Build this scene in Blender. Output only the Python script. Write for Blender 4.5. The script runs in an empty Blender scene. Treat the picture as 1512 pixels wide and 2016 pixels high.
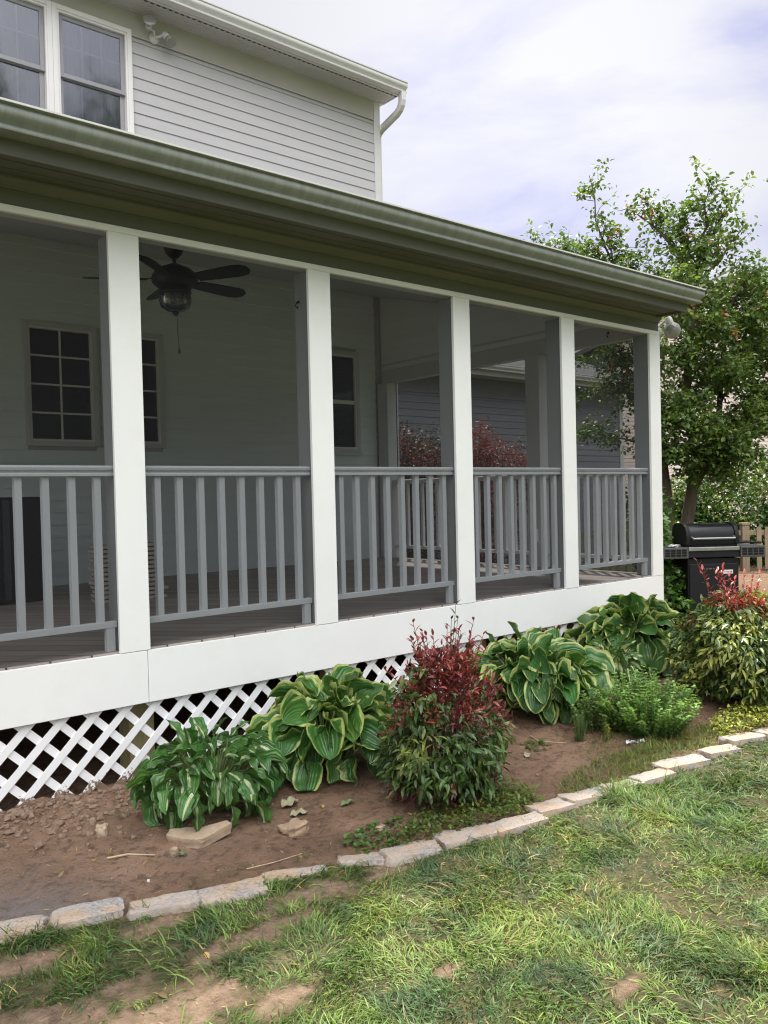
import bpy, math, random
import numpy as np
from mathutils import Matrix, Vector
rng=np.random.default_rng(7); random.seed(7)
sc=bpy.context.scene; COL=sc.collection
R_=math.radians; PI=math.pi
# ------------------------------------------------------------------ helpers
def sm(a,b,t):
    t=np.clip((np.asarray(t,float)-a)/(b-a),0,1); return t*t*(3-2*t)
def gz(x,y):
    z=0.06+0.1*sm(1,5.5,x)-0.12*sm(5.5,9,x)-0.08*sm(9,15,x)
    return z+0.012*np.clip(y,-6,0)
_L={}
def vnoise(x,y,s,seed=0):
    r=np.random.default_rng(seed+100)
    if seed not in _L: _L[seed]=r.random((256,256))
    T=_L[seed]; x=np.asarray(x,float)/s+50; y=np.asarray(y,float)/s+50
    xi=np.floor(x).astype(int); yi=np.floor(y).astype(int); fx=x-xi; fy=y-yi
    fx=fx*fx*(3-2*fx); fy=fy*fy*(3-2*fy)
    a=T[xi%256,yi%256];b=T[(xi+1)%256,yi%256];c=T[xi%256,(yi+1)%256];d=T[(xi+1)%256,(yi+1)%256]
    return (a*(1-fx)+b*fx)*(1-fy)+(c*(1-fx)+d*fx)*fy
def fbm(x,y,s,seed=0): return (vnoise(x,y,s,seed)+.5*vnoise(x,y,s/2,seed+1)+.25*vnoise(x,y,s/4,seed+2))/1.75

class MB:
    def __init__(s): s.v=[];s.f=[]
    def poly(s,pts):
        n=len(s.v); s.v+= [tuple(p) for p in pts]; s.f.append(tuple(range(n,n+len(pts)))); return s
    def box(s,x0,x1,y0,y1,z0,z1,M=None):
        n=len(s.v)
        P=[(x,y,z) for x in (x0,x1) for y in (y0,y1) for z in (z0,z1)]
        if M is not None: P=[tuple(M@Vector(p)) for p in P]
        s.v+=P
        for q in ((0,1,3,2),(4,6,7,5),(0,4,5,1),(2,3,7,6),(0,2,6,4),(1,5,7,3)): s.f.append(tuple(n+i for i in q))
        return s
    def extrude(s,prof,p0,p1,cap=True):
        """prof: list of (u,z) offsets; swept from p0 to p1 straight; u along perpendicular horizontal"""
        p0=Vector(p0);p1=Vector(p1);d=(p1-p0).normalized();u=Vector((-d.y,d.x,0)).normalized();w=d.cross(u)
        if w.z<0: w=-w
        n=len(s.v);k=len(prof)
        for p in (p0,p1):
            for a,b in prof: s.v.append(tuple(p+u*a+w*b))
        for i in range(k):
            j=(i+1)%k; s.f.append((n+i,n+j,n+k+j,n+k+i))
        if cap: s.f.append(tuple(range(n+k-1,n-1,-1))); s.f.append(tuple(range(n+k,n+2*k)))
        return s
    def tube(s,pts,rad,n=8,cap=True):
        pts=[Vector(p) for p in pts]; 
        if not hasattr(rad,'__len__'): rad=[rad]*len(pts)
        base=len(s.v); prev=None
        for i,p in enumerate(pts):
            t=(pts[min(i+1,len(pts)-1)]-pts[max(i-1,0)])
            t=t.normalized() if t.length>1e-9 else Vector((0,0,1))
            if prev is None:
                a=t.orthogonal().normalized()
            else:
                a=(prev-t*prev.dot(t)); a=a.normalized() if a.length>1e-6 else t.orthogonal().normalized()
            prev=a;b=t.cross(a)
            for k in range(n):
                an=2*PI*k/n; s.v.append(tuple(p+(a*math.cos(an)+b*math.sin(an))*rad[i]))
        for i in range(len(pts)-1):
            for k in range(n):
                k2=(k+1)%n; s.f.append((base+i*n+k,base+i*n+k2,base+(i+1)*n+k2,base+(i+1)*n+k))
        if cap:
            s.f.append(tuple(base+k for k in range(n-1,-1,-1))); e=base+(len(pts)-1)*n; s.f.append(tuple(e+k for k in range(n)))
        return s
    def lathe(s,prof,c,n=24,axis=None):
        """prof (r,h) list revolved about axis through c"""
        ax=Vector(axis or (0,0,1)).normalized(); a=ax.orthogonal().normalized(); b=ax.cross(a); c=Vector(c); base=len(s.v)
        for r,h in prof:
            for k in range(n):
                an=2*PI*k/n; s.v.append(tuple(c+ax*h+(a*math.cos(an)+b*math.sin(an))*max(r,1e-4)))
        for i in range(len(prof)-1):
            for k in range(n):
                k2=(k+1)%n; s.f.append((base+i*n+k,base+i*n+k2,base+(i+1)*n+k2,base+(i+1)*n+k))
        s.f.append(tuple(base+k for k in range(n-1,-1,-1))); e=base+(len(prof)-1)*n; s.f.append(tuple(e+k for k in range(n)))
        return s
    def build(s,name,mat,parent=None,smooth=False,bevel=0,xf=None,org=None):
        """vertices are authored in world space and moved into the frame of the parent (or of org)"""
        me=bpy.data.meshes.new(name); me.from_pydata(s.v,[],s.f); me.update()
        if xf is not None: me.transform(xf)
        o=bpy.data.objects.new(name,me); COL.objects.link(o)
        if mat: me.materials.append(mat)
        off=wl(parent) if parent is not None else Vector(org or (0,0,0))
        if off.length>0: me.transform(Matrix.Translation(-off))
        if parent is not None: o.parent=parent
        elif org is not None: o.location=org
        if smooth:
            me.polygons.foreach_set('use_smooth',[True]*len(me.polygons)); me.set_sharp_from_angle(angle=R_(40))
        if bevel:
            m=o.modifiers.new('bevel','BEVEL'); m.width=bevel; m.segments=2; m.limit_method='ANGLE'
        return o
def wl(o):
    v=Vector((0,0,0))
    while o is not None: v=v+o.location; o=o.parent
    return v

class FB:
    """leaf / blade accumulator in numpy"""
    def __init__(s): s.V=[];s.F=[];s.UV=[];s.C=[];s.n=0
    def leaves(s,base,az,pitch,bend,L,W,roll=0,cup=0.2,col=(.1,.2,.05),nu=2,nv=3,shape='ovate',wave=0,zmin=None,foldz=None):
        base=np.atleast_2d(np.asarray(base,float)); N=len(base)
        b=lambda a: np.broadcast_to(np.asarray(a,float),(N,)).copy()
        az,pitch,bend,L,W,roll,cup,wave=map(b,(az,pitch,bend,L,W,roll,cup,wave))
        v=np.linspace(0,1,nv+1); u=np.linspace(-1,1,nu+1)
        if shape=='ovate': w=(v**.5)*(1-v)**.75; w=w/w.max()
        elif shape=='cordate': w=np.clip(v+0.02,0,1)**.33*(1-v)**.62; w=w/w.max()
        elif shape=='lance': w=np.sin(PI*np.clip(v,0,1)**.8); w=w/w.max()
        elif shape=='blade': w=(1-v**2.2)*.9+.1*(1-v)
        else: w=1-abs(2*v-1)
        ang=pitch[:,None]-bend[:,None]*(v[None,:])
        dv=L[:,None]/nv; am=(ang[:,1:]+ang[:,:-1])/2
        r=np.concatenate([np.zeros((N,1)),np.cumsum(np.cos(am)*dv,1)],1); z=np.concatenate([np.zeros((N,1)),np.cumsum(np.sin(am)*dv,1)],1)
        hw=W[:,None]/2*w[None,:]
        # local normal direction in r/z plane
        nr=-np.sin(ang);nz=np.cos(ang)
        U=u[None,None,:]; off=cup[:,None,None]*(U**2)*hw[:,:,None]+wave[:,None,None]*hw[:,:,None]*abs(U)*np.sin(v[None,:,None]*15+U*2+az[:,None,None]*9)
        lat=U*hw[:,:,None]*np.ones_like(off)
        cr=np.cos(roll)[:,None,None];sr=np.sin(roll)[:,None,None]
        lat2=lat*cr-off*sr; off2=lat*sr+off*cr
        X=r[:,:,None]+nr[:,:,None]*off2; Z=z[:,:,None]+nz[:,:,None]*off2; Y=lat2
        ca=np.cos(az)[:,None,None];sa=np.sin(az)[:,None,None]
        P=np.stack([X*ca-Y*sa+base[:,0,None,None],X*sa+Y*ca+base[:,1,None,None],Z+base[:,2,None,None]],-1)
        if zmin is not None: P[...,2]=np.maximum(P[...,2],zmin)
        nvv=(nu+1)*(nv+1)
        P=P.reshape(-1,3)
        q=[]
        for i in range(nv):
            for j in range(nu):
                a=i*(nu+1)+j; q.append((a,a+1,a+nu+2,a+nu+1))
        q=np.array(q); F=(q[None]+ (np.arange(N)*nvv)[:,None,None]).reshape(-1,4)+s.n
        uv=np.stack(np.meshgrid((u+1)/2,v),-1).reshape(-1,2); UV=np.tile(uv,(N,1))
        col=np.asarray(col,float); col=np.broadcast_to(col,(N,3)) if col.ndim==1 else col
        C=np.repeat(col,nvv,0)
        s.V.append(P);s.F.append(F);s.UV.append(UV);s.C.append(C);s.n+=len(P)
        return s
    def build(s,name,mat,parent=None,smooth=True):
        V=np.concatenate(s.V);F=np.concatenate(s.F);UV=np.concatenate(s.UV);C=np.concatenate(s.C)
        if parent is not None: V=V-np.array(wl(parent))
        me=bpy.data.meshes.new(name)
        me.vertices.add(len(V)); me.vertices.foreach_set('co',V.astype(np.float32).ravel())
        me.loops.add(len(F)*4); me.loops.foreach_set('vertex_index',F.astype(np.int32).ravel())
        me.polygons.add(len(F)); me.polygons.foreach_set('loop_start',np.arange(0,len(F)*4,4,dtype=np.int32))
        me.polygons.foreach_set('loop_total',np.full(len(F),4,dtype=np.int32))
        me.update(calc_edges=True)
        ul=me.uv_layers.new(name='UVMap'); ul.data.foreach_set('uv',UV[F.ravel()].astype(np.float32).ravel())
        ca=me.color_attributes.new('Col','FLOAT_COLOR','POINT'); ca.data.foreach_set('color',np.concatenate([C,np.ones((len(C),1))],1).astype(np.float32).ravel())
        if smooth: me.polygons.foreach_set('use_smooth',np.ones(len(F),bool))
        me.materials.append(mat)
        o=bpy.data.objects.new(name,me); COL.objects.link(o)
        if parent is not None: o.parent=parent
        return o

def tag(o,label=None,cat=None,group=None,kind=None):
    if label:o['label']=label
    if cat:o['category']=cat
    if group:o['group']=group
    if kind:o['kind']=kind
    return o
def thing(name,label,cat,loc=(0,0,0),group=None):
    o=bpy.data.objects.new(name,None); COL.objects.link(o); o.location=loc; o.empty_display_size=.1
    return tag(o,label,cat,group)

# ------------------------------------------------------------------ materials
def newmat(name):
    m=bpy.data.materials.new(name); m.use_nodes=True; nt=m.node_tree; nt.nodes.clear()
    out=nt.nodes.new('ShaderNodeOutputMaterial'); return m,nt,out
def N(nt,t,**k):
    n=nt.nodes.new(t)
    for a,b in k.items():
        if a in n.inputs.keys() if hasattr(n.inputs,'keys') else False: n.inputs[a].default_value=b
        else: setattr(n,a,b)
    return n
def ramp(nt,fac,stops,interp='LINEAR'):
    r=nt.nodes.new('ShaderNodeValToRGB'); r.color_ramp.interpolation=interp
    e=r.color_ramp.elements
    while len(e)<len(stops): e.new(.5)
    for i,(p,c) in enumerate(stops):
        e[i].position=p; e[i].color=(*c,1) if len(c)==3 else c
    nt.links.new(fac,r.inputs[0]); return r.outputs[0]
def noise(nt,scale,detail=4,rough=.6,vec=None,dist=0):
    n=nt.nodes.new('ShaderNodeTexNoise'); n.inputs['Scale'].default_value=scale;n.inputs['Detail'].default_value=detail;n.inputs['Roughness'].default_value=rough;n.inputs['Distortion'].default_value=dist
    if vec is not None: nt.links.new(vec,n.inputs['Vector'])
    return n.outputs['Fac']
def objco(nt,scale=(1,1,1),rot=(0,0,0)):
    t=nt.nodes.new('ShaderNodeTexCoord'); m=nt.nodes.new('ShaderNodeMapping'); m.inputs['Scale'].default_value=scale; m.inputs['Rotation'].default_value=rot
    nt.links.new(t.outputs['Object'],m.inputs['Vector']); return m.outputs[0]
def mixc(nt,fac,a,b,mode='MIX'):
    m=nt.nodes.new('ShaderNodeMix'); m.data_type='RGBA'; m.blend_type=mode
    for k,x in ((0,fac),(6,a),(7,b)):
        if isinstance(x,(int,float)): m.inputs[k].default_value=x
        elif isinstance(x,tuple): m.inputs[k].default_value=(*x,1) if len(x)==3 else x
        else: nt.links.new(x,m.inputs[k])
    return m.outputs[2]
def mth(nt,op,a,b=None,c=None):
    m=nt.nodes.new('ShaderNodeMath'); m.operation=op
    for i,x in enumerate((a,b,c)):
        if x is None: continue
        if isinstance(x,(int,float)): m.inputs[i].default_value=x
        else: nt.links.new(x,m.inputs[i])
    return m.outputs[0]
def bump(nt,h,strength=.3,dist=.01):
    b=nt.nodes.new('ShaderNodeBump'); b.inputs['Strength'].default_value=strength; b.inputs['Distance'].default_value=dist
    nt.links.new(h,b.inputs['Height']); return b.outputs[0]
def pbr(nt,out,col,rough=.6,normal=None,metal=0,spec=.5,coat=0):
    p=nt.nodes.new('ShaderNodeBsdfPrincipled')
    if isinstance(col,tuple): p.inputs['Base Color'].default_value=(*col,1)
    else: nt.links.new(col,p.inputs['Base Color'])
    if isinstance(rough,(int,float)): p.inputs['Roughness'].default_value=rough
    else: nt.links.new(rough,p.inputs['Roughness'])
    p.inputs['Metallic'].default_value=metal; p.inputs['Specular IOR Level'].default_value=spec; p.inputs['Coat Weight'].default_value=coat
    if normal is not None: nt.links.new(normal,p.inputs['Normal'])
    if out is not None: nt.links.new(p.outputs[0],out.inputs[0])
    return p
def basic(name,col,rough=.6,var=.12,scale=3,bmp=.05,bscale=60,metal=0,spec=.5,dirt=None,stretch=(1,1,1)):
    m,nt,out=newmat(name); co=objco(nt,stretch)
    n=noise(nt,scale,5,.6,co)
    c=ramp(nt,n,[(.3,tuple(x*(1-var) for x in col)),(.7,tuple(min(1,x*(1+var)) for x in col))])
    if dirt:
        n2=noise(nt,scale*2.3,8,.7,co); c=mixc(nt,ramp(nt,n2,[(.5,(0,0,0)),(.72,(.6,.6,.6))]),c,dirt)
    nb=noise(nt,bscale,3,.6,co)
    pbr(nt,out,c,rough,bump(nt,nb,bmp,.004),metal,spec); return m
M={}
M['white_trim']=basic('white_trim',(.80,.80,.79),.42,.03,1.5,.04,120,dirt=(.74,.74,.70))
M['porch_paint']=basic('porch_paint',(.56,.57,.57),.5,.04,2,.03,80)
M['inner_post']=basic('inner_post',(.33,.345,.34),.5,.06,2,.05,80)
M['ceiling_paint']=basic('ceiling_paint',(.46,.49,.48),.5,.05,2,.05,80)
M['rail_paint']=basic('rail_paint',(.70,.71,.73),.45,.04,3,.03,90)
M['siding']=basic('siding',(.455,.44,.445),.55,.05,1.2,.12,40,stretch=(1,1,8),dirt=(.46,.45,.45))
M['inner_siding']=basic('inner_siding',(.70,.76,.75),.55,.05,1.5,.08,40,stretch=(1,1,8))
M['frieze']=basic('frieze',(.46,.44,.40),.6,.06,2,.05,60)
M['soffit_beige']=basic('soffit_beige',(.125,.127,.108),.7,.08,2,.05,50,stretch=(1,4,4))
M['soffit_grey']=basic('soffit_grey',(.46,.44,.43),.6,.06,2,.05,50)
M['gutter_metal']=basic('gutter_metal',(.235,.25,.225),.42,.16,2.5,.05,30,stretch=(7,.8,.8),dirt=(.17,.175,.145),spec=.5)
M['gutter_white']=basic('gutter_white',(.60,.59,.57),.4,.05,2,.03,30)
M['window_vinyl']=basic('window_vinyl',(.74,.72,.70),.4,.04,3,.02,50)
M['sash_grey']=basic('sash_grey',(.30,.29,.31),.5,.06,3,.02,50)
M['shingle']=basic('shingle',(.14,.13,.14),.9,.35,14,.4,80)
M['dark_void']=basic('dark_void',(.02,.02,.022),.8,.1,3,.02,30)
M['black_metal']=basic('black_metal',(.007,.007,.008),.5,.3,8,.05,60,spec=.25)
M['black_plastic']=basic('black_plastic',(.009,.0095,.011),.5,.2,8,.05,60,spec=.3)
M['lid_enamel']=basic('lid_enamel',(.006,.007,.009),.33,.2,5,.02,40,spec=.3,dirt=(.012,.012,.012))
M['steel']=basic('steel',(.30,.30,.29),.4,.1,6,.05,60,metal=.7)
M['grill_grey']=basic('grill_grey',(.06,.062,.06),.5,.12,6,.05,60)
M['paper']=basic('paper',(.62,.62,.62),.7,.05,8,.02,60)
M['fan_bronze']=basic('fan_bronze',(.012,.011,.012),.45,.2,8,.05,50,spec=.4)
M['chain']=basic('chain',(.25,.24,.23),.5,.1,8,.02,50,metal=.5)
M['cloth']=basic('cloth',(.7,.7,.7),.9,.1,20,.3,60)
M['neighbor_siding']=basic('neighbor_siding',(.20,.20,.225),.6,.06,1,.06,30,stretch=(1,1,8))
M['pink_siding']=basic('pink_siding',(.62,.49,.46),.6,.05,.6,.05,30,stretch=(1,1,8))
M['concrete']=basic('concrete',(.36,.27,.19),.95,.22,18,.6,90,dirt=(.22,.15,.10))
M['rock_brown']=basic('rock_brown',(.30,.21,.14),.95,.25,22,.5,90,dirt=(.16,.10,.07))
M['dry_leaf']=basic('dry_leaf',(.27,.25,.16),.8,.25,30,.3,90,dirt=(.25,.18,.1))
M['green_leaf_litter']=basic('green_leaf_litter',(.13,.16,.07),.7,.25,30,.3,90)
M['twig']=basic('twig',(.40,.30,.19),.9,.2,30,.2,90)
M['dark_twig']=basic('dark_twig',(.10,.07,.05),.9,.2,30,.2,90)
M['bark']=basic('bark',(.085,.062,.045),.95,.35,14,.8,40,stretch=(1,1,.3))
M['stem_green']=basic('stem_green',(.12,.17,.05),.6,.2,10,.1,60)
M['stem_red']=basic('stem_red',(.09,.045,.03),.7,.2,10,.1,60)
M['plastic_scrap']=basic('plastic_scrap',(.6,.65,.68),.2,.1,20,.3,40)
M['plank_light']=basic('plank_light',(.50,.44,.38),.7,.15,8,.2,60,stretch=(.3,1,1))
M['outlet']=basic('outlet',(.7,.7,.69),.4,.03,8,.02,60)

def wood(name,a,b,scale=6,rough=.75):
    m,nt,out=newmat(name); co=objco(nt,(.4,.4,1) if 0 else (1,1,1))
    n=noise(nt,scale,6,.7,objco(nt,(6,6,.6)),1.5)
    c=ramp(nt,n,[(.3,a),(.7,b)]); pbr(nt,out,c,rough,bump(nt,n,.25,.004)); return m
M['fence_wood']=wood('fence_wood',(.17,.13,.085),(.31,.245,.165),4)
M['treated_wood']=wood('treated_wood',(.32,.28,.13),(.50,.44,.24),4)
# deck boards laid diagonally
def deckmat():
    m,nt,out=newmat('deck_boards'); co=objco(nt,(1,1,1),(0,0,R_(45)))
    sx=nt.nodes.new('ShaderNodeSeparateXYZ'); nt.links.new(co,sx.inputs[0])
    f=mth(nt,'FRACT',mth(nt,'MULTIPLY',sx.outputs[1],1/.14))
    gap=mth(nt,'LESS_THAN',f,.05)
    idx=mth(nt,'FLOOR',mth(nt,'MULTIPLY',sx.outputs[1],1/.14))
    wn=nt.nodes.new('ShaderNodeTexWhiteNoise'); wn.noise_dimensions='1D'; nt.links.new(idx,wn.inputs['W'])
    n=noise(nt,3,6,.7,objco(nt,(1,8,1),(0,0,R_(45))))
    c=mixc(nt,mth(nt,'ADD',mth(nt,'MULTIPLY',wn.outputs[0],.5),mth(nt,'MULTIPLY',n,.5)),(.24,.20,.18),(.42,.37,.34))
    c=mixc(nt,gap,c,(.02,.015,.012)); pbr(nt,out,c,.6,bump(nt,mth(nt,'SUBTRACT',1.0,gap),.5,.004)); return m
M['deck_boards']=deckmat()
# screen mesh
def screenmat():
    m,nt,out=newmat('screen_mesh')
    t=nt.nodes.new('ShaderNodeBsdfTransparent'); t.inputs[0].default_value=(.61,.62,.625,1)
    d=nt.nodes.new('ShaderNodeBsdfDiffuse'); d.inputs[0].default_value=(.10,.10,.105,1)
    mx=nt.nodes.new('ShaderNodeMixShader'); mx.inputs[0].default_value=.10
    nt.links.new(t.outputs[0],mx.inputs[1]);nt.links.new(d.outputs[0],mx.inputs[2]);nt.links.new(mx.outputs[0],out.inputs[0]); return m
M['screen_mesh']=screenmat()
def glassmat(name,tint,refl,rough=.02,wob=0):
    m,nt,out=newmat(name)
    t=nt.nodes.new('ShaderNodeBsdfTransparent'); t.inputs[0].default_value=(*tint,1)
    g=nt.nodes.new('ShaderNodeBsdfGlossy'); g.inputs['Roughness'].default_value=rough; g.inputs[0].default_value=(1,1,1,1)
    if wob: 
        b=bump(nt,noise(nt,1.2,2,.5,objco(nt)),wob,.02); nt.links.new(b,g.inputs['Normal'])
    fr=nt.nodes.new('ShaderNodeFresnel'); fr.inputs[0].default_value=1.5
    fac=mth(nt,'MINIMUM',mth(nt,'MULTIPLY_ADD',fr.outputs[0],1.0,refl),1.0)
    mx=nt.nodes.new('ShaderNodeMixShader'); nt.links.new(fac,mx.inputs[0]); nt.links.new(t.outputs[0],mx.inputs[1]); nt.links.new(g.outputs[0],mx.inputs[2]); nt.links.new(mx.outputs[0],out.inputs[0]); return m
M['glass_up']=glassmat('window_glass',(.60,.62,.66),.08,.05,.25)
M['glass_dim']=glassmat('porch_window_glass',(.5,.52,.55),-.03,.05)
M['bowl_glass']=glassmat('bowl_glass',(.8,.8,.8),.1,.05)
M['globe_glass']=basic('globe_glass',(.27,.27,.245),.12,.1,8,.1,30)
def curtainmat():
    m,nt,out=newmat('curtain'); w=nt.nodes.new('ShaderNodeTexWave'); w.inputs['Scale'].default_value=1.1; w.inputs['Distortion'].default_value=3.5; w.inputs['Detail'].default_value=2; w.bands_direction='X'
    nt.links.new(objco(nt),w.inputs[0]); c=ramp(nt,w.outputs['Fac'],[(0,(.33,.35,.36)),(1,(.6,.6,.6))]); pbr(nt,out,c,.9,bump(nt,w.outputs['Fac'],.6,.03)); return m
M['curtain']=curtainmat()
# foliage
def leafmat(name,trans=.3,rough=.45,spec=.4,var=.25,scale=8,hue=(1.25,1.15,.6)):
    m,nt,out=newmat(name)
    a=nt.nodes.new('ShaderNodeAttribute'); a.attribute_name='Col'
    n=noise(nt,scale,3,.6,objco(nt))
    c=mixc(nt,ramp(nt,n,[(.35,(0,0,0)),(.7,(1,1,1))]),a.outputs[0],mixc(nt,1.0,a.outputs[0],hue,'MULTIPLY'))
    p=pbr(nt,None,c,rough,None,0,spec)
    t=nt.nodes.new('ShaderNodeBsdfTranslucent'); nt.links.new(mixc(nt,1.0,c,(1.3,1.4,.6),'MULTIPLY'),t.inputs[0])
    mx=nt.nodes.new('ShaderNodeMixShader'); mx.inputs[0].default_value=trans
    nt.links.new(p.outputs[0],mx.inputs[1]);nt.links.new(t.outputs[0],mx.inputs[2]);nt.links.new(mx.outputs[0],out.inputs[0]); return m
M['leaf']=leafmat('leaf_foliage'); M['leaf_glossy']=leafmat('leaf_glossy',.2,.32,.5); M['grass']=leafmat('grass_blade',.3,.5,.35,scale=3,hue=(1.25,1.1,.7))
def hostamat(name,kind):
    m,nt,out=newmat(name)
    tc=nt.nodes.new('ShaderNodeTexCoord'); s=nt.nodes.new('ShaderNodeSeparateXYZ'); nt.links.new(tc.outputs['UV'],s.inputs[0])
    a=nt.nodes.new('ShaderNodeAttribute'); a.attribute_name='Col'
    d=mth(nt,'ABSOLUTE',mth(nt,'MULTIPLY_ADD',s.outputs[0],2.0,-1.0))
    n=noise(nt,14,4,.6,objco(nt)); nlow=noise(nt,6,2,.5,objco(nt))
    cmb=nt.nodes.new('ShaderNodeCombineXYZ'); nt.links.new(mth(nt,'MULTIPLY',d,14.0),cmb.inputs[0]); nt.links.new(mth(nt,'MULTIPLY',s.outputs[1],1.2),cmb.inputs[1])
    streak=nt.nodes.new('ShaderNodeTexNoise'); streak.inputs['Scale'].default_value=1.6; streak.inputs['Detail'].default_value=3
    addv=nt.nodes.new('ShaderNodeVectorMath'); addv.operation='ADD'; nt.links.new(cmb.outputs[0],addv.inputs[0])
    sc2=nt.nodes.new('ShaderNodeVectorMath'); sc2.operation='SCALE'; sc2.inputs['Scale'].default_value=9; nt.links.new(a.outputs['Vector'],sc2.inputs[0]); nt.links.new(sc2.outputs[0],addv.inputs[1])
    nt.links.new(addv.outputs[0],streak.inputs['Vector'])
    st=streak.outputs['Fac']
    base=a.outputs[0]
    vein=mth(nt,'SINE',mth(nt,'MULTIPLY',mth(nt,'SQRT',d),34.0))
    base2=mixc(nt,mth(nt,'MULTIPLY_ADD',vein,.09,.15),base,mixc(nt,1.0,base,(.62,.72,.6),'MULTIPLY'))
    if kind=='margin':
        # width of pale edge varies from leaf to leaf and along streaks
        e=mth(nt,'SUBTRACT',mth(nt,'ADD',d,mth(nt,'MULTIPLY',st,.85)),mth(nt,'MULTIPLY',nlow,.60))
        tip=mth(nt,'MULTIPLY',mth(nt,'POWER',s.outputs[1],4.0),.12)
        k=ramp(nt,mth(nt,'ADD',e,tip),[(.975,(0,0,0)),(1.06,(1,1,1))])
        c=mixc(nt,k,base2,(.38,.43,.14))
    elif kind=='center':
        fe=mth(nt,'ADD',mth(nt,'ADD',d,mth(nt,'MULTIPLY',st,.7)),mth(nt,'MULTIPLY',s.outputs[1],.12))
        k=ramp(nt,fe,[(.50,(1,1,1)),(.56,(.0,.0,.0))])
        c=mixc(nt,k,base2,(.62,.66,.42))
    else:
        fe=mth(nt,'ADD',d,mth(nt,'MULTIPLY',st,.9))
        k=ramp(nt,fe,[(.78,(1,1,1)),(.86,(.0,.0,.0))])
        c=mixc(nt,k,base2,(.55,.58,.30))
    p=pbr(nt,None,c,.34,bump(nt,mth(nt,'ADD',vein,mth(nt,'MULTIPLY',n,.6)),.45,.003),0,.5)
    t=nt.nodes.new('ShaderNodeBsdfTranslucent'); nt.links.new(mixc(nt,1.0,c,(1.2,1.4,.6),'MULTIPLY'),t.inputs[0])
    mx=nt.nodes.new('ShaderNodeMixShader'); mx.inputs[0].default_value=.22
    nt.links.new(p.outputs[0],mx.inputs[1]);nt.links.new(t.outputs[0],mx.inputs[2]);nt.links.new(mx.outputs[0],out.inputs[0]); return m
M['hosta_margin']=hostamat('hosta_margin','margin'); M['hosta_center']=hostamat('hosta_center','center'); M['hosta_pale']=hostamat('hosta_pale','pale')
# stones
def stonemat():
    m,nt,out=newmat('granite'); t=nt.nodes.new('ShaderNodeTexCoord')
    oi=nt.nodes.new('ShaderNodeObjectInfo')
    ad=nt.nodes.new('ShaderNodeVectorMath'); nt.links.new(t.outputs['Object'],ad.inputs[0]); nt.links.new(oi.outputs['Random'],ad.inputs[1])
    v=ad.outputs[0]
    n=noise(nt,7,6,.65,v); n2=noise(nt,90,3,.7,v); n3=noise(nt,4,4,.6,v)
    c=ramp(nt,n2,[(.3,(.14,.135,.135)),(.5,(.34,.325,.31)),(.72,(.50,.48,.46))])
    c=mixc(nt,ramp(nt,n,[(.40,(0,0,0)),(.60,(1,1,1))]),c,mixc(nt,ramp(nt,n2,[(.35,(1,1,1)),(.55,(0,0,0))]),(.50,.35,.225),(.30,.22,.16)))
    warm=mth(nt,'MULTIPLY',ramp(nt,n3,[(.4,(0,0,0)),(.6,(1,1,1))]),.6)
    c=mixc(nt,1.0,mixc(nt,warm,c,(.47,.40,.345)),(.84,.84,.84),'MULTIPLY')
    pbr(nt,out,c,.85,bump(nt,mth(nt,'ADD',n,mth(nt,'MULTIPLY',n2,.4)),.6,.012)); return m
M['granite']=stonemat()
# ground
def groundmat():
    m,nt,out=newmat('ground_soil')
    a=nt.nodes.new('ShaderNodeAttribute'); a.attribute_name='Kind'; al=a.outputs['Alpha']; s=nt.nodes.new('ShaderNodeSeparateXYZ'); nt.links.new(a.outputs['Vector'],s.inputs[0])
    co=objco(nt)
    n=noise(nt,2.2,8,.65,co); n2=noise(nt,22,8,.7,co); n3=noise(nt,120,4,.7,co); n4=noise(nt,1.0,3,.5,co)
    soil=ramp(nt,n,[(.25,(.175,.105,.066)),(.5,(.285,.175,.112)),(.75,(.43,.275,.185))])
    soil=mixc(nt,ramp(nt,n2,[(.39,(.75,.75,.75)),(.49,(0,0,0))]),soil,(.11,.070,.048))
    soil=mixc(nt,mth(nt,'MULTIPLY',s.outputs[1],1.0),soil,mixc(nt,n2,(.15,.13,.12),(.30,.27,.26)))
    dots=ramp(nt,n3,[(.70,(0,0,0)),(.76,(1,1,1))]); soil=mixc(nt,mth(nt,'MULTIPLY',dots,.5),soil,(.42,.33,.26))
    soil=mixc(nt,al,soil,ramp(nt,n2,[(.3,(.16,.105,.07)),(.5,(.34,.235,.155)),(.75,(.50,.36,.25))]))
    turf=ramp(nt,n2,[(.3,(.04,.055,.02)),(.55,(.15,.13,.06)),(.8,(.30,.23,.13))])
    lawnf=ramp(nt,noise(nt,.7,6,.6,co),[(.3,(.07,.11,.025)),(.7,(.13,.17,.045))])
    lawnf=mixc(nt,.5,lawnf,ramp(nt,n2,[(.3,(.04,.07,.015)),(.7,(.14,.17,.05))]))
    turf=mixc(nt,s.outputs[2],turf,lawnf)
    c=mixc(nt,s.outputs[0],soil,turf)
    h=mth(nt,'ADD',n2,mth(nt,'MULTIPLY',n3,.4))
    rough=mth(nt,'SUBTRACT',.95,mth(nt,'MULTIPLY',s.outputs[1],.3))
    pbr(nt,out,c,rough,bump(nt,h,1.0,.045),0,.3); return m
M['ground_soil']=groundmat()
# ================================================================== SCREENED PORCH
porch=thing('screened_porch','white screened porch with gray railings and lattice skirt along the house','porch',(1.5,0,0))
W=3.70; DZ=.75; XR=6.52; XL=-.77
PX=[-.69,.50,1.692,2.885,4.073,5.237,6.442]     # post centres; each trim board is .16 wide
TOPZ=2.835
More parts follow.
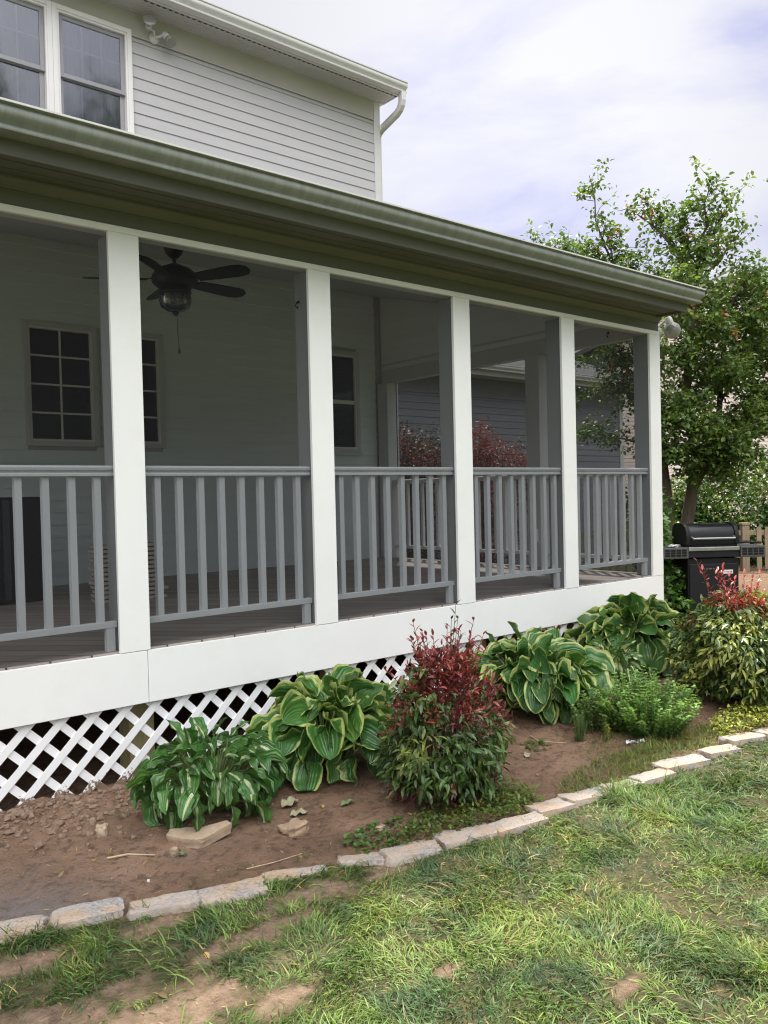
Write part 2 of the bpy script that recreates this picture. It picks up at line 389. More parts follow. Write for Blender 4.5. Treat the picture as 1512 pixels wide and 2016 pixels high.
# skirt boards, with the joint below the second post
MB().box(XL,1.754,0,.022,.475,DZ-.010).build('skirt_board',M['white_trim'],porch,bevel=.002)
MB().box(1.757,XR,0,.022,.475,DZ-.010).build('skirt_board',M['white_trim'],porch,bevel=.002)
MB().box(XR-.022,XR,.0245,W-.01,.475,DZ-.010).build('skirt_board',M['white_trim'],porch,bevel=.002)
# deck floor
MB().box(XL+.01,XR-.026,.026,W-.01,.66,DZ).build('deck_floor',M['deck_boards'],porch)
# header frame (thin white band under the beige beam), crown strip
MB().box(XL,XR,0,.09,TOPZ,2.868).build('header_trim',M['white_trim'],porch,bevel=.002)
MB().box(XL,XR,.012,.14,2.870,2.992).build('header_beam',M['soffit_beige'],porch)
mb=MB(); mb.extrude([(0,0),(0,.052),(.042,.052),(.042,.040),(.016,.012),(.012,0)],(XR,.012,2.942),(XL,.012,2.942)); 
mb.build('crown_strip',M['soffit_beige'],porch)
MB().box(XR-.09,XR,.093,W-.01,TOPZ,2.99).build('header_beam',M['porch_paint'],porch)
# soffit and fascia
mb=MB(); mb.box(XL-.2,XR-.066,-.278,.010,2.996,3.006).box(XR-.066,XR,-.10,.010,2.996,3.006)
for yy in (-.19,-.10): mb.box(XL-.2,XR-.07,yy-.003,yy+.003,2.992,2.9955)
mb.build('soffit',M['soffit_beige'],porch)
MB().box(XL-.2,XR-.06,-.302,-.281,2.972,3.125).build('fascia',M['soffit_beige'],porch,bevel=.003)
# return box at the right end
MB().box(XR-.082,XR-.061,-.279,-.002,2.976,3.12).build('eave_return',M['soffit_beige'],porch)
# gutter, hollow K profile
def kgut(x0,x1,y,z,w,h,name,mat,parent):
    prof=[(0,h*.98),(0,0),(w*.74,0),(w*.76,h*.03),(w*.76,h*.12),(w*.64,h*.16),(w*.62,h*.26),(w*.74,h*.38),(w*.90,h*.50),(w*.95,h*.64),(w*.93,h*.80),(w*.90,h*.87),(w,h*.90),(w,h),(w*.90,h),(w*.86,h*.93)]
    ip=[(w*.84,h*.84),(w*.85,h*.66),(w*.80,h*.52),(w*.62,h*.40),(w*.52,h*.26),(w*.54,h*.12),(w*.04,h*.06),(w*.04,h*.98)]
    mb=MB(); n=len(prof)
    P=prof+ip
    for X in (x0,x1):
        for a,b in P: mb.v.append((X,y-a,z+b))
    k=len(P)
    for i in range(k-1): mb.f.append((i,i+1,k+i+1,k+i))
    mb.f.append((k-1,0,k,2*k-1))
    o=mb.build(name,mat,parent,smooth=True)
    for X in (x0-.001,x1):
        c=MB(); pp=[(X,y-a,z+b) for a,b in prof]; qq=[(X+.002,p[1],p[2]) for p in pp]
        c.poly(pp); c.poly(qq[::-1])
        for i in range(len(pp)):
            j=(i+1)%len(pp); c.poly([pp[i],qq[i],qq[j],pp[j]])
        c.build('end_cap',mat,o)
    return o
gu=kgut(XL-.2,XR+.022,-.303,3.042,.118,.108,'gutter',M['gutter_metal'],porch)
mb=MB(); mb.box(XL-.2,XR+.022,-.428,-.4225,3.142,3.151); mb.build('gutter_lip',M['gutter_white'],gu)
# shed roof: deck, shingle face, drip edge
def slab(p,th,name,mat,parent):
    mb=MB(); q=[(x,y,z-th) for x,y,z in p]; mb.poly(p); mb.poly(q[::-1])
    for i in range(len(p)):
        j=(i+1)%len(p); mb.poly([p[i],q[i],q[j],p[j]])
    return mb.build(name,mat,parent)
rz=lambda y:3.165+.258*(y+.34)
slab([(XL-.2,-.34,rz(-.34)),(XR+.012,-.34,rz(-.34)),(XR+.012,W-.01,rz(W)),(XL-.2,W-.01,rz(W))],.03,'roof',M['shingle'],porch)
slab([(XL,.145,2.995+.0),(XR-.10,.145,2.995),(XR-.10,W-.012,3.90),(XL,W-.012,3.90)],.02,'ceiling',M['ceiling_paint'],porch)
# gable end wall above the header, inside and out
mb=MB(); y0,y1=.12,W-.012
A=[(y0,2.993),(y1,2.993),(y1,rz(y1)-.035),(y0,rz(y0)-.035)]
for X in (XR-.088,XR-.012): mb.v+= [(X,a,b) for a,b in A]
mb.f+=[(3,2,1,0),(4,5,6,7)]+[(i,(i+1)%4,4+(i+1)%4,4+i) for i in range(4)]
mb.build('gable_wall',M['inner_siding'],porch)
mb=MB(); mb.box(XR-.014-.085-.012,XR-.014-.085,.2,W-.02,3.045,3.065); mb.build('ledge_trim',M['porch_paint'],porch)
# posts: white face board, deeper post behind it
for i,x in enumerate(PX):
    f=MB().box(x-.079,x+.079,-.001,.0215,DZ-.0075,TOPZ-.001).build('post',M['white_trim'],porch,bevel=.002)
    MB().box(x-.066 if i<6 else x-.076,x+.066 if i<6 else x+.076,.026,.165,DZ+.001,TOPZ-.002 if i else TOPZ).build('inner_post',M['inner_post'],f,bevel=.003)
# end wall posts and their outer boards
EY=[(.03,.17),(1.215,1.385),(3.50,3.68)]
for a,b in EY[1:]:
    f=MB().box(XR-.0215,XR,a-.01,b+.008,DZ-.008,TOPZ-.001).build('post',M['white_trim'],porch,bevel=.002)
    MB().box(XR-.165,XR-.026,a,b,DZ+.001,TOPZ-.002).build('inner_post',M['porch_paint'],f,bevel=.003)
MB().box(XR-.0215,XR+.001,.0235,.17,DZ-.008,TOPZ-.001).build('post',M['white_trim'],porch,bevel=.002)
# screens
for a,b in zip(PX[:-1],PX[1:]):
    MB().poly([(a+.04,.0238,DZ+.002),(b-.04,.0238,DZ+.002),(b-.04,.0238,TOPZ+.01),(a+.04,.0238,TOPZ+.01)]).build('screen',M['screen_mesh'],porch)
for a,b in ((.1,1.25),(1.35,3.55)):
    MB().poly([(XR-.0238,a,DZ+.002),(XR-.0238,b,DZ+.002),(XR-.0238,b,TOPZ+.01),(XR-.0238,a,TOPZ+.01)]).build('screen',M['screen_mesh'],porch)
# railings
def railing(p0,p1,offs,foot=True):
    """p0->p1 run of the rail centre line; offs = distances of balusters from p0"""
    p0=Vector(p0);p1=Vector(p1);d=(p1-p0).normalized();L=(p1-p0).length; ang=math.atan2(d.y,d.x); T=Matrix.Translation(p0)@Matrix.Rotation(ang,4,'Z')
    root=MB().box(0,L,-.018,.018,.118,.150,T).build('railing',M['rail_paint'],porch,bevel=.002)   # lower rail carries the rest
    prof=[(-.030,0),(.030,0),(.030,.010),(.024,.016),(.024,.022),(.034,.030),(.036,.042),(.028,.052),(-.028,.052),(-.036,.042),(-.034,.030),(-.024,.022),(-.024,.016),(-.030,.010)]
    mb=MB(); n=len(prof)
    for X in (0,L):
        for a,b in prof: mb.v.append(tuple(T@Vector((X,a,.878+b))))
    for i in range(n): mb.f.append((i,(i+1)%n,n+(i+1)%n,n+i))
    mb.f.append(tuple(range(n-1,-1,-1))); mb.f.append(tuple(range(n,2*n)))
    mb.build('top_rail',M['rail_paint'],root)
    for q in offs: MB().box(q-.0165,q+.0165,-.0165,.0165,.150,.877,T).build('baluster',M['rail_paint'],root)
    if foot: MB().box(L-.055,L-.012,-.016,.016,.001,.117,T).build('foot_block',M['rail_paint'],root)
for a,b in zip(PX[:-1],PX[1:]):
    x0=a+.069;x1=b-.069; n=8; g0=1.861-1.761; off=[g0+.125*k for k in range(n)]
    railing((x0,.072,DZ),(x1,.072,DZ),off)
railing((XR-.075,1.213,DZ),(XR-.075,.172,DZ),[.10+.125*k for k in range(8)],False)
railing((XR-.075,3.498,DZ),(XR-.075,1.387,DZ),[.10+.126*k for k in range(17)],False)
# outlet box with cable on the middle end post
MB().box(XR-.192,XR-.1665,1.25,1.33,1.00,1.135).build('outlet_box',M['outlet'],porch,bevel=.004)
MB().tube([(XR-.18,1.29,1.0),(XR-.182,1.288,.9),(XR-.179,1.29,.76)],.006,6).build('cable',M['outlet'],porch)
# black hooks
for (x,y,z) in ((2.80,.10,2.64),(5.95,.13,2.80)):
    mb=MB(); mb.tube([(x,y,z+.02),(x-.012,y,z+.012),(x-.02,y-.0,z-.008),(x-.008,y,z-.02),(x-.002,y,z-.006)],.0035,6); mb.lathe([(.010,0),(.010,.004)],(x,y,z+.018),10,(1,0,0)); mb.build('hook',M['black_metal'],porch)
# lattice skirt
def lattice(p0,p1,z0,z1,name):
    """two crossing layers of strips between p0 and p1 (xy), cut level at top and bottom"""
    p0=Vector((*p0,0));p1=Vector((*p1,0));d=(p1-p0).normalized();L=(p1-p0).length;nn=Vector((-d.y,d.x,0)); H=z1-z0; hw=.0268; pitch=.160
    mb=MB()
    for lay,sgn in ((0,1),(1,-1)):
        a=-H
        while a<L+H:
            s0,s1=(a,a+H) if sgn>0 else (a+H,a)
            zb,zt=z0,z1; q=[]
            # clip against the ends of the panel
            def at(z): return s0+(s1-s0)*(z-z0)/H
            zs=[z0,z1]
            for lim in (0,L):
                z=z0+(lim-s0)/(s1-s0)*H
                if z0<z<z1: zs.append(z)
            zs=sorted(zs); seg=[(u,v) for u,v in zip(zs[:-1],zs[1:]) if 0<=at((u+v)/2)<=L]
            for u,v in seg:
                o0=nn*(.007*lay+.001*lay); 
                pts=[]
                for zz in (u,v):
                    for e in (-hw,hw):
                        for k in (0,.0065):
                            pts.append(tuple(p0+d*(at(zz)+e)+o0+nn*k+Vector((0,0,zz))))
                n=len(mb.v); mb.v+=pts
                for f in ((0,1,3,2),(4,6,7,5),(0,4,5,1),(2,3,7,6),(0,2,6,4),(1,5,7,3)): mb.f.append(tuple(n+i for i in f))
            a+=pitch
    return mb.build(name,M['lattice'],porch)
# lattice paint: white, soil splashed near the ground
m,nt,out=newmat('lattice_paint'); co=objco(nt); s_=nt.nodes.new('ShaderNodeSeparateXYZ'); nt.links.new(co,s_.inputs[0])
nz=noise(nt,45,5,.7,co); k=mth(nt,'SUBTRACT',mth(nt,'MULTIPLY_ADD',nz,.30,.02),s_.outputs[2]); k=mth(nt,'GREATER_THAN',k,.055)
pbr(nt,out,mixc(nt,k,(.80,.80,.81),(.20,.14,.10)),.5); M['lattice']=m
lattice((XL,.0255),(XR-.03,.0255),-.03,.600,'lattice_panel')
lattice((XR-.0255,.04),(XR-.0255,W),-.03,.600,'lattice_panel')
# what stands behind the lattice
for x,y in ((1.785,.24),(4.36,.24),(3.1,.24),(5.6,.24),(.4,.24),(1.785,2.4),(4.36,2.4)): MB().box(x-.068,x+.068,y-.068,y+.068,-.05,.655).build('support_post',M['treated_wood'],porch)
MB().box(XL+.03,XR-.04,.045,.085,.50,.655).build('rim_joist',M['treated_wood'],porch)

# ================================================================== HOUSE
house=thing('house','two-storey house with pale gray lap siding rising behind the porch','house',(1,W,0))
HX0=-5.5; HX1=6.48; HD=8.5
def siding(x0,x1,z0,z1,holes,expo,mat,name,parent,y=W,axis='x',depth=.012):
    mb=MB(); z=z0; 
    while z<z1-.005:
        zt=min(z+expo,z1); segs=[(x0,x1)]
        for a,b,c,d in holes:
            if zt>c+.02 and z<d-.02:
                ns=[]
                for u,v in segs:
                    if b<=u or a>=v: ns.append((u,v)); continue
                    if a>u: ns.append((u,a))
                    if b<v: ns.append((b,v))
                segs=ns
        for u,v in segs:
            if axis=='x':
                P=lambda s,t,dd:(s,y-dd,t)
            else: P=lambda s,t,dd:(y+dd,s,t)
            w=[P(u,z,depth),P(v,z,depth),P(v,zt,.002),P(u,zt,.002)]
            if axis!='x': w=w[::-1]
            mb.poly(w)
            w=[P(u,z,0),P(v,z,0),P(v,z,depth),P(u,z,depth)]
            if axis!='x': w=w[::-1]
            mb.poly(w)
        z+=expo
    return mb.build(name,mat,parent)
UW=[(1.90,2.59),(2.68,3.34)]      # upper window openings
UZ0,UZ1=4.62,5.985
LW=[(2.335,2.915,2.06,3.09),(3.03,3.575,2.06,3.09),(5.43,6.04,2.05,3.14)]
# upper wall
siding(HX0,HX1-.075,3.9,5.99,[(1.86,3.38,UZ0-.04,6.1)],.1135,M['siding'],'siding_wall',house)
# lower wall (back of the porch)
siding(HX0,HX1-.14,DZ-.7,3.9,[(a-.02,b+.02,c-.02,d+.02) for a,b,c,d in LW],.1135,M['inner_siding'],'porch_back_wall',house)
# solid core behind the siding: boxes around the openings
mb=MB()
def core(x0,x1,z0,z1,holes):
    xs=sorted({x0,x1,*[h[0] for h in holes],*[h[1] for h in holes]}); 
    for u,v in zip(xs[:-1],xs[1:]):
        hs=sorted([(h[2],h[3]) for h in holes if h[0]<=u+1e-6 and h[1]>=v-1e-6]); z=z0
        for c,d in hs: mb.box(u,v,W+.0015,W+.16,z,c); z=d
        mb.box(u,v,W+.0015,W+.16,z,z1)
core(HX0,HX1-.002,0,3.9,LW); core(HX0,HX1-.002,3.901,6.2,[(a,b,UZ0,UZ1) for a,b in UW])
mb.build('wall_core',M['siding'],house)
MB().box(HX1-.075,HX1,W-.022,W+.0,3.9,6.215).box(HX1,HX1+.02,W-.022,W+.075,3.0,6.215).build('corner_board',M['gutter_white'],house,bevel=.003)
MB().box(HX0,HX1-.077,W-.016,W+.001,5.992,6.2175).build('frieze_board',M['frieze'],house)
MB().box(HX0,HX1-.08,W-.024,W-.0165,5.985,6.0).build('siding_channel',M['soffit_grey'],house)
# side wall and back, roof
siding(W+.08,W+HD,-.05,6.2,[],.1135,M['siding'],'siding_wall',house,y=HX1,axis='y')
MB().box(HX0,HX1-.004,W+.17,W+HD,-.1,6.24).build('house_body',M['siding'],house)
mb=MB(); mb.box(HX0,HX1+.09,3.405,W-.017,6.216,6.226)
mb.build('soffit',M['soffit_grey'],house)
mb=MB(); 
for i in range(8): 
    yy=3.43+.033*i
    if i in (1,): continue
    mb.box(HX0,HX1+.088,yy-.0015,yy+.0015,6.2125,6.2158)
mb.build('soffit_groove',M['soffit_grey'],house)
mv,nt,out=newmat('vent_slots'); s_=nt.nodes.new('ShaderNodeSeparateXYZ'); nt.links.new(objco(nt),s_.inputs[0])
pbr(nt,out,mixc(nt,mth(nt,'LESS_THAN',mth(nt,'FRACT',mth(nt,'MULTIPLY',s_.outputs[0],1/.062)),.55),(.40,.38,.37),(.02,.02,.02)),.7)
MB().box(HX0,HX1+.085,3.428,3.440,6.2105,6.2155).build('soffit_vent',mv,house)
MB().box(HX0,HX1+.10,3.383,3.403,6.205,6.335).build('fascia',M['gutter_white'],house,bevel=.003)
kgut(HX0,HX1+.115,3.381,6.215,.115,.118,'gutter',M['gutter_white'],house)
# small return under the rake
MB().box(HX1+.022,HX1+.10,3.405,W+.06,6.227,6.33).build('eave_return',M['gutter_white'],house)
slope=math.tan(R_(24)); ry=W+HD/2
slab([(HX0-.1,3.34,6.345),(HX1+.12,3.34,6.345),(HX1+.12,ry,6.345+slope*(ry-3.34)),(HX0-.1,ry,6.345+slope*(ry-3.34))],.03,'roof',M['shingle'],house)
slab([(HX0-.1,ry,6.345+slope*(ry-3.34)),(HX1+.12,ry,6.345+slope*(ry-3.34)),(HX1+.12,2*ry-3.34,6.345),(HX0-.1,2*ry-3.34,6.345)],.03,'roof',M['shingle'],house)
mb=MB(); A=[(W,6.2),(W+HD,6.2),(W+HD,6.31),(ry,6.3+slope*(ry-3.34)),(W,6.36)]
for X in (HX1-.15,HX1-.003): mb.v+=[(X,a,b) for a,b in A]
mb.f+=[tuple(range(4,-1,-1)),tuple(range(5,10))]+[(i,(i+1)%5,5+(i+1)%5,5+i) for i in range(5)]
mb.build('gable_wall',M['siding'],house)
# downspout: out of the gutter end, elbow back to the corner, down the side wall
def rect_tube(pts,w,h,name,mat,parent):
    mb=MB(); pts=[Vector(p) for p in pts]; base=0; rows=[]
    for i,p in enumerate(pts):
        t=(pts[min(i+1,len(pts)-1)]-pts[max(i-1,0)]).normalized(); a=Vector((1,0,0)); a=(a-t*a.dot(t)).normalized(); b=t.cross(a)
        rows.append([p+a*s*w/2+b*q*h/2 for s,q in ((-1,-1),(1,-1),(1,1),(-1,1))])
    for r in rows: mb.v+=[tuple(v) for v in r]
    for i in range(len(rows)-1):
        for k in range(4): mb.f.append((4*i+k,4*i+(k+1)%4,4*i+4+(k+1)%4,4*i+4+k))
    mb.f.append((3,2,1,0)); e=4*(len(rows)-1); mb.f.append((e,e+1,e+2,e+3))
    return mb.build(name,mat,parent,bevel=.008)
rect_tube([(6.548,3.325,6.217),(6.548,3.325,6.13),(6.548,3.34,6.08),(6.549,3.37,6.04),(6.549,3.42,6.01),(6.549,3.70,5.93),(6.549,3.76,5.90),(6.549,3.79,5.85),(6.549,3.79,4.2),(6.549,3.79,.15)],.062,.075,'downspout',M['gutter_white'],house)
# windows
def framebox(mb,x0,x1,z0,z1,w,y0,y1):
    mb.box(x0,x0+w,y0,y1,z0,z1).box(x1-w,x1,y0,y1,z0,z1).box(x0+w,x1-w,y0,y1,z0,z0+w).box(x0+w,x1-w,y0,y1,z1-w,z1)
    return mb
for i,(a,b) in enumerate(UW):
    fo=framebox(MB(),a-.045,b+.045 if i else b+.044,UZ0-.045,UZ1+.045,.045,W-.040,W+.0).build('window',M['window_vinyl'],house,bevel=.004)
    framebox(MB(),a-.0,b+.0,UZ0,UZ1,.018,W-.028,W+.06).build('window_frame',M['window_vinyl'],fo)
    zm=(UZ0+UZ1)/2+.03; zm=5.40
    framebox(MB(),a+.019,b-.019,zm-.002,UZ1-.019,.040,W+.0,W+.025).build('upper_sash',M['sash_grey'],fo,bevel=.003)
    framebox(MB(),a+.019,b-.019,UZ0+.019,zm+.035,.042,W+.028,W+.05).build('lower_sash',M['sash_grey'],fo,bevel=.003)
    MB().box(a+.055,b-.055,W+.010,W+.014,zm+.03,UZ1-.055).build('pane',M['glass_up'],fo)
    MB().box(a+.055,b-.055,W+.038,W+.042,UZ0+.055,zm).build('pane',M['glass_up'],fo)
    mb=MB(); ww=(b-a-.11)/3
    for k in (1,2): mb.box(a+.055+ww*k-.008,a+.055+ww*k+.008,W+.0155,W+.020,zm+.04,UZ1-.058); mb.box(a+.055+ww*k-.008,a+.055+ww*k+.008,W+.0435,W+.048,UZ0+.06,zm-.005)
    mb.box(a+.06,b-.06,W+.0205,W+.0245,(zm+UZ1)/2-.008,(zm+UZ1)/2+.008); mb.box(a+.06,b-.06,W+.0485,W+.052,(zm+UZ0)/2-.008,(zm+UZ0)/2+.008)
    mb.build('muntin',M['window_vinyl'],fo)
    # sheer curtain with folds
    mb=MB(); K=60; xa,xb=a+.02,b-.02
    for r,zz in enumerate((UZ0+.0,UZ1)):
        for k in range(K+1): mb.v.append((xa+(xb-xa)*k/K,W+.105+.014*math.sin(k*.9+r)+.008*math.sin(k*2.3),zz))
    for k in range(K): mb.f.append((k,k+1,K+2+k,K+1+k))
    mb.build('curtain',M['curtain'],fo,smooth=True)
for i,(a,b,c,d) in enumerate(LW):
    fo=framebox(MB(),a-.045,b+.045,c-.045,d+.045,.047,W-.030,W+.0).build('window',M['porch_paint'],house,bevel=.003)
    framebox(MB(),a,b,c,d,.02,W-.02,W+.05).build('window_frame',M['window_vinyl'],fo)
    MB().box(a+.02,b-.02,W+.012,W+.016,c+.02,d-.02).build('pane',M['glass_dim'],fo)
    mb=MB()
    if i<2:
        xm=(a+b)/2; mb.box(xm-.008,xm+.008,W+.001,W+.0115,c+.02,d-.02)
        for k in (1,2,3): 
            z=c+(d-c)*k/4; mb.box(a+.02,xm-.009,W+.001,W+.0115,z-.008,z+.008); mb.box(xm+.009,b-.02,W+.001,W+.0115,z-.008,z+.008)
        mb.build('muntin',M['window_vinyl'],fo)
    else:
        zm=(c+d)/2; mb.box(a+.02,b-.02,W-.004,W+.0115,zm-.022,zm+.022)
        mb.build('meeting_rail',M['window_vinyl'],fo); MB().box(a-.05,b+.05,W-.045,W-.031,c-.075,c-.045).build('sill',M['porch_paint'],fo)
        mb=MB()
        for k in range(40): z=c+.03+(d-c-.06)*k/40; mb.box(a+.03,b-.03,W+.05,W+.066,z,z+.003+.012)
        mb.build('blind',M['sash_grey'],fo)
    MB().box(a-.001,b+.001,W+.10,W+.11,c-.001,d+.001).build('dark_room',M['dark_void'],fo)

# ================================================================== LIGHTS ON THE WALLS
def floodlight(loc,heads,label,plate_n,glassmat_,group=None,globe=False):
    t=thing('floodlight',label,'floodlight',loc)
    L=Vector(loc); n=Vector(plate_n).normalized()
    MB().lathe([(.055,0),(.055,.012),(.045,.024),(.02,.03)],loc,24,n).build('back_plate',M['gutter_white'],t,smooth=True)
    for hd,dr in heads:
        H=L+Vector(hd); dr=Vector(dr).normalized()
        h=MB(); h.tube([L+n*.02,L+n*.05+(H-L)*.35,H-dr*.06],[.012,.011,.013],10)
        o=h.build('arm',M['gutter_white'],t,smooth=True)
        MB().lathe([(.022,-.07),(.03,-.06),(.034,-.02),(.034,0)],H,20,dr).build('lamp_holder',M['gutter_white'],t,smooth=True)
        if globe: MB().lathe([(.030,-.005)]+[(.072*math.sin(a_),.055-.072*math.cos(a_)) for a_ in np.linspace(.45,PI,12)],H,28,dr).build('bulb',glassmat_,t,smooth=True); continue
        MB().lathe([(.024,-.005),(.040,.015),(.060,.055),(.062,.062),(.058,.064),(.050,.066),(.03,.068),(.0,.069)],H,28,dr).build('bulb',glassmat_,t,smooth=True)
floodlight((3.62,W-.016,6.03),[((-.09,-.10,.07),(-.25,-.8,.1)),((.10,-.10,-.005),(.35,-.5,-.75))],'white twin floodlight on the upper wall beside the upstairs windows',(0,-1,0),M['globe_glass'])
floodlight((XR+.001,.11,2.93),[((.115,-.145,.005),(.15,-.25,-.95)),((.16,.04,.0),(.7,.5,-.5))],'round floodlight under the eave at the right corner of the porch',(1,0,0),M['globe_glass'],globe=True)

# ================================================================== CEILING FAN
fx,fy,fz=2.87,1.85,3.20
fan=thing('ceiling_fan','dark bronze five-blade ceiling fan with a glass light bowl and pull chain','ceiling fan',(fx,fy,3.42))
MB().lathe([(.030,-.085),(.060,-.055),(.075,-.015),(.078,0)],(fx,fy,3.425),28).build('canopy',M['fan_bronze'],fan,smooth=True)
MB().lathe([(.013,-.17),(.013,-.05)],(fx,fy,3.43),14).build('downrod',M['fan_bronze'],fan,smooth=True)
MB().lathe([(.075,-.10),(.13,-.085),(.165,-.055),(.175,-.02),(.168,.0),(.15,.03),(.12,.055),(.07,.075),(.03,.095)],(fx,fy,fz),36).build('motor',M['fan_bronze'],fan,smooth=True)
for k in range(5):
    an=R_(-64+72*k); T=Matrix.Translation((fx,fy,fz-.035))@Matrix.Rotation(an,4,'Z')@Matrix.Rotation(R_(-16),4,'X')
    mb=MB(); pts=[(.20,-.052),(.30,-.062),(.56,-.075),(.625,-.062),(.66,-.03),(.665,.0),(.66,.03),(.625,.062),(.56,.075),(.30,.062),(.20,.052)]
    n=len(pts)
    for zz in (0,.009): mb.v+=[tuple(T@Vector((a,b,zz))) for a,b in pts]
    mb.f+=[tuple(range(n-1,-1,-1)),tuple(range(n,2*n))]+[(i,(i+1)%n,n+(i+1)%n,n+i) for i in range(n)]
    bl=mb.build('blade',M['fan_bronze'],fan)
    MB().box(.13,.26,-.022,.022,.0095,.016,T).build('blade_bracket',M['fan_bronze'],bl)
MB().lathe([(.05,-.15),(.11,-.145),(.125,-.125),(.115,-.10)],(fx,fy,fz),30).build('light_fitter',M['fan_bronze'],fan,smooth=True)
MB().lathe([(.018,-.272),(.06,-.262),(.105,-.235),(.122,-.195),(.118,-.152),(.114,-.152),(.118,-.195),(.10,-.23),(.05,-.255),(.0,-.262)],(fx,fy,fz),30).build('light_bowl',M['bowl_glass'],fan,smooth=True)
for k in range(3):
    a=2*PI*k/3; MB().lathe([(.010,-.03),(.017,-.01),(.02,.02),(.012,.05)],(fx+.05*math.cos(a),fy+.05*math.sin(a),fz-.20),12).build('bulb',M['fan_bronze'],fan,smooth=True)
MB().lathe([(.004,-.30),(.02,-.288),(.026,-.274),(.02,-.265)],(fx,fy,fz),16).build('finial',M['fan_bronze'],fan,smooth=True)
MB().tube([(fx+.01,fy,fz-.29),(fx+.012,fy,fz-.42),(fx+.02,fy,fz-.55)],.0035,6).lathe([(.003,.03),(.011,.0),(.012,-.012),(.004,-.02)],(fx+.02,fy,fz-.565),10).build('pull_chain',M['chain'],fan,smooth=True)

# ================================================================== THINGS ON THE DECK
cab=thing('storage_cabinet','tall dark cabinet with a paper taped to its front on the porch','cabinet',(1.6,2.6,DZ))
T=Matrix.Translation((1.62,2.78,DZ+.002))@Matrix.Rotation(R_(4),4,'Z')
MB().box(-.62,.42,-.24,.24,0,.80,T).build('cabinet_body',M['black_plastic'],cab,bevel=.01)
MB().box(-.60,.10,-.262,-.2415,.20,.78,T).build('front_panel',basic('front_panel',(.035,.04,.042),.35,.1,5),cab,bevel=.006)
MB().box(.13,.18,-.258,-.2415,.03,.78,T).build('edge_strip',basic('edge_strip',(.05,.055,.065),.35,.1,5),cab)
MB().box(-.60,.10,-.30,-.2415,.02,.19,T).build('drawer',M['black_metal'],cab,bevel=.01)
MB().box(-.21,.0,-.2645,-.263,.44,.60,T).build('paper',basic('paper_dim',(.16,.16,.15),.8,.15,30),cab)
# stacked pale strips of board
for k in range(13):
    r=random.Random(k); w=.50+r.uniform(-.03,.03); dx=r.uniform(-.012,.012)
    x0=2.27+dx; z=DZ+.002+.0335*k
    mb=MB().box(x0,x0+w,1.98,2.18+r.uniform(-.02,.02),z,z+.024)
    mb.box(x0+.03,x0+.05,2.0,2.16,z+.0245,z+.033); mb.box(x0+w-.06,x0+w-.04,2.0,2.16,z+.0245,z+.033)
    o=mb.build('board',M['plank_light'],None,bevel=.003,org=(x0+w/2,2.08,z))
    tag(o,'pale flat board in the spaced stack on the porch floor behind the second post','board','boards stacked on the porch floor')
# ================================================================== GROUND
STONES=[(0.50,-1.02,0.872,-1.111),(0.889,-1.134,1.117,-1.197),(1.123,-1.236,1.344,-1.324),(1.348,-1.332,1.575,-1.400),(1.601,-1.337,1.821,-1.433),(1.890,-1.428,2.041,-1.509),(2.052,-1.544,2.275,-1.598),(2.291,-1.603,2.522,-1.672),(2.528,-1.678,2.774,-1.735),(2.790,-1.681,2.975,-1.715),(2.985,-1.712,3.215,-1.759),(3.223,-1.735,3.402,-1.797),(3.410,-1.786,3.613,-1.843),(3.622,-1.781,3.888,-1.862),(3.946,-1.836,4.160,-1.886),(4.206,-1.821,4.444,-1.887),(4.46,-1.89,4.70,-1.95),(4.72,-1.95,4.97,-1.99)]
sx=np.array([-3,-.5,.5]+[ (a+c)/2 for a,b,c,d in STONES]+[6,9]); sy=np.array([-1.0,-.95,-1.0]+[(b+d)/2 for a,b,c,d in STONES]+[-2.1,-2.4])+.05
edge=lambda x: np.interp(x,sx,sy)
BARE=[(1.72,-1.50,.20,.10),(2.0,-1.55,.13,.07),(.62,-1.62,.32,.10),(1.0,-1.80,.26,.09),(.55,-1.9,.3,.15),(1.35,-1.62,.16,.05),(1.74,-2.19,.05,.022),(2.07,-2.60,.07,.022),(1.30,-1.95,.10,.05),(2.9,-2.9,.15,.1),(1.55,-1.60,.10,.05),(1.2,-1.33,.10,.04),(.75,-1.25,.15,.05)]
def bare(x,y):
    m=np.zeros_like(x); n=.5*fbm(x,y,.12,11)+.5*fbm(x,y,.035,12)
    for a,b,rx,ry in BARE:
        d=np.sqrt(((x-a)/rx)**2+((y-b)/ry)**2); m=np.maximum(m,1-sm(.55,1.5,d+(n-.5)*2.6))
    return m
def axis(lo,a,b,hi,fine,c1,c2):
    return np.unique(np.concatenate([lo-(lo-a)*0+np.linspace(lo,a,c1,endpoint=False)**1,np.arange(a,b,fine),np.linspace(b,hi,c2)]))
def geo(a,b,n): # geometric spacing away from a
    t=np.linspace(0,1,n); return a+(b-a)*(np.exp(4.5*t)-1)/(math.exp(4.5)-1)
gx=np.unique(np.concatenate([geo(-.6,-160,34),np.arange(-.6,6.4,.026),geo(6.4,220,50)]))
gy=np.unique(np.concatenate([geo(-3.6,-160,34),np.arange(-3.6,.35,.026),geo(.35,220,50)]))
GX,GY=np.meshgrid(gx,gy,indexing='ij')
bedm=sm(-.03,.03,GY-edge(GX)+ (fbm(GX,GY,.15,3)-.5)*.05)*(1-sm(6.6,7.8,GX))
soilm=np.maximum(bedm,bare(GX,GY)*sm(-4,-3,GY))
near=(1-sm(6,9,np.abs(GX-2.5)))*(1-sm(3,5,np.abs(GY+1.5)))
rough=(fbm(GX,GY,.35,5)-.5)*.05+(fbm(GX,GY,.07,6)-.5)*.030
Z=gz(GX,GY)+near*(bedm*rough+(1-bedm)*(fbm(GX,GY,.3,8)-.5)*.03)
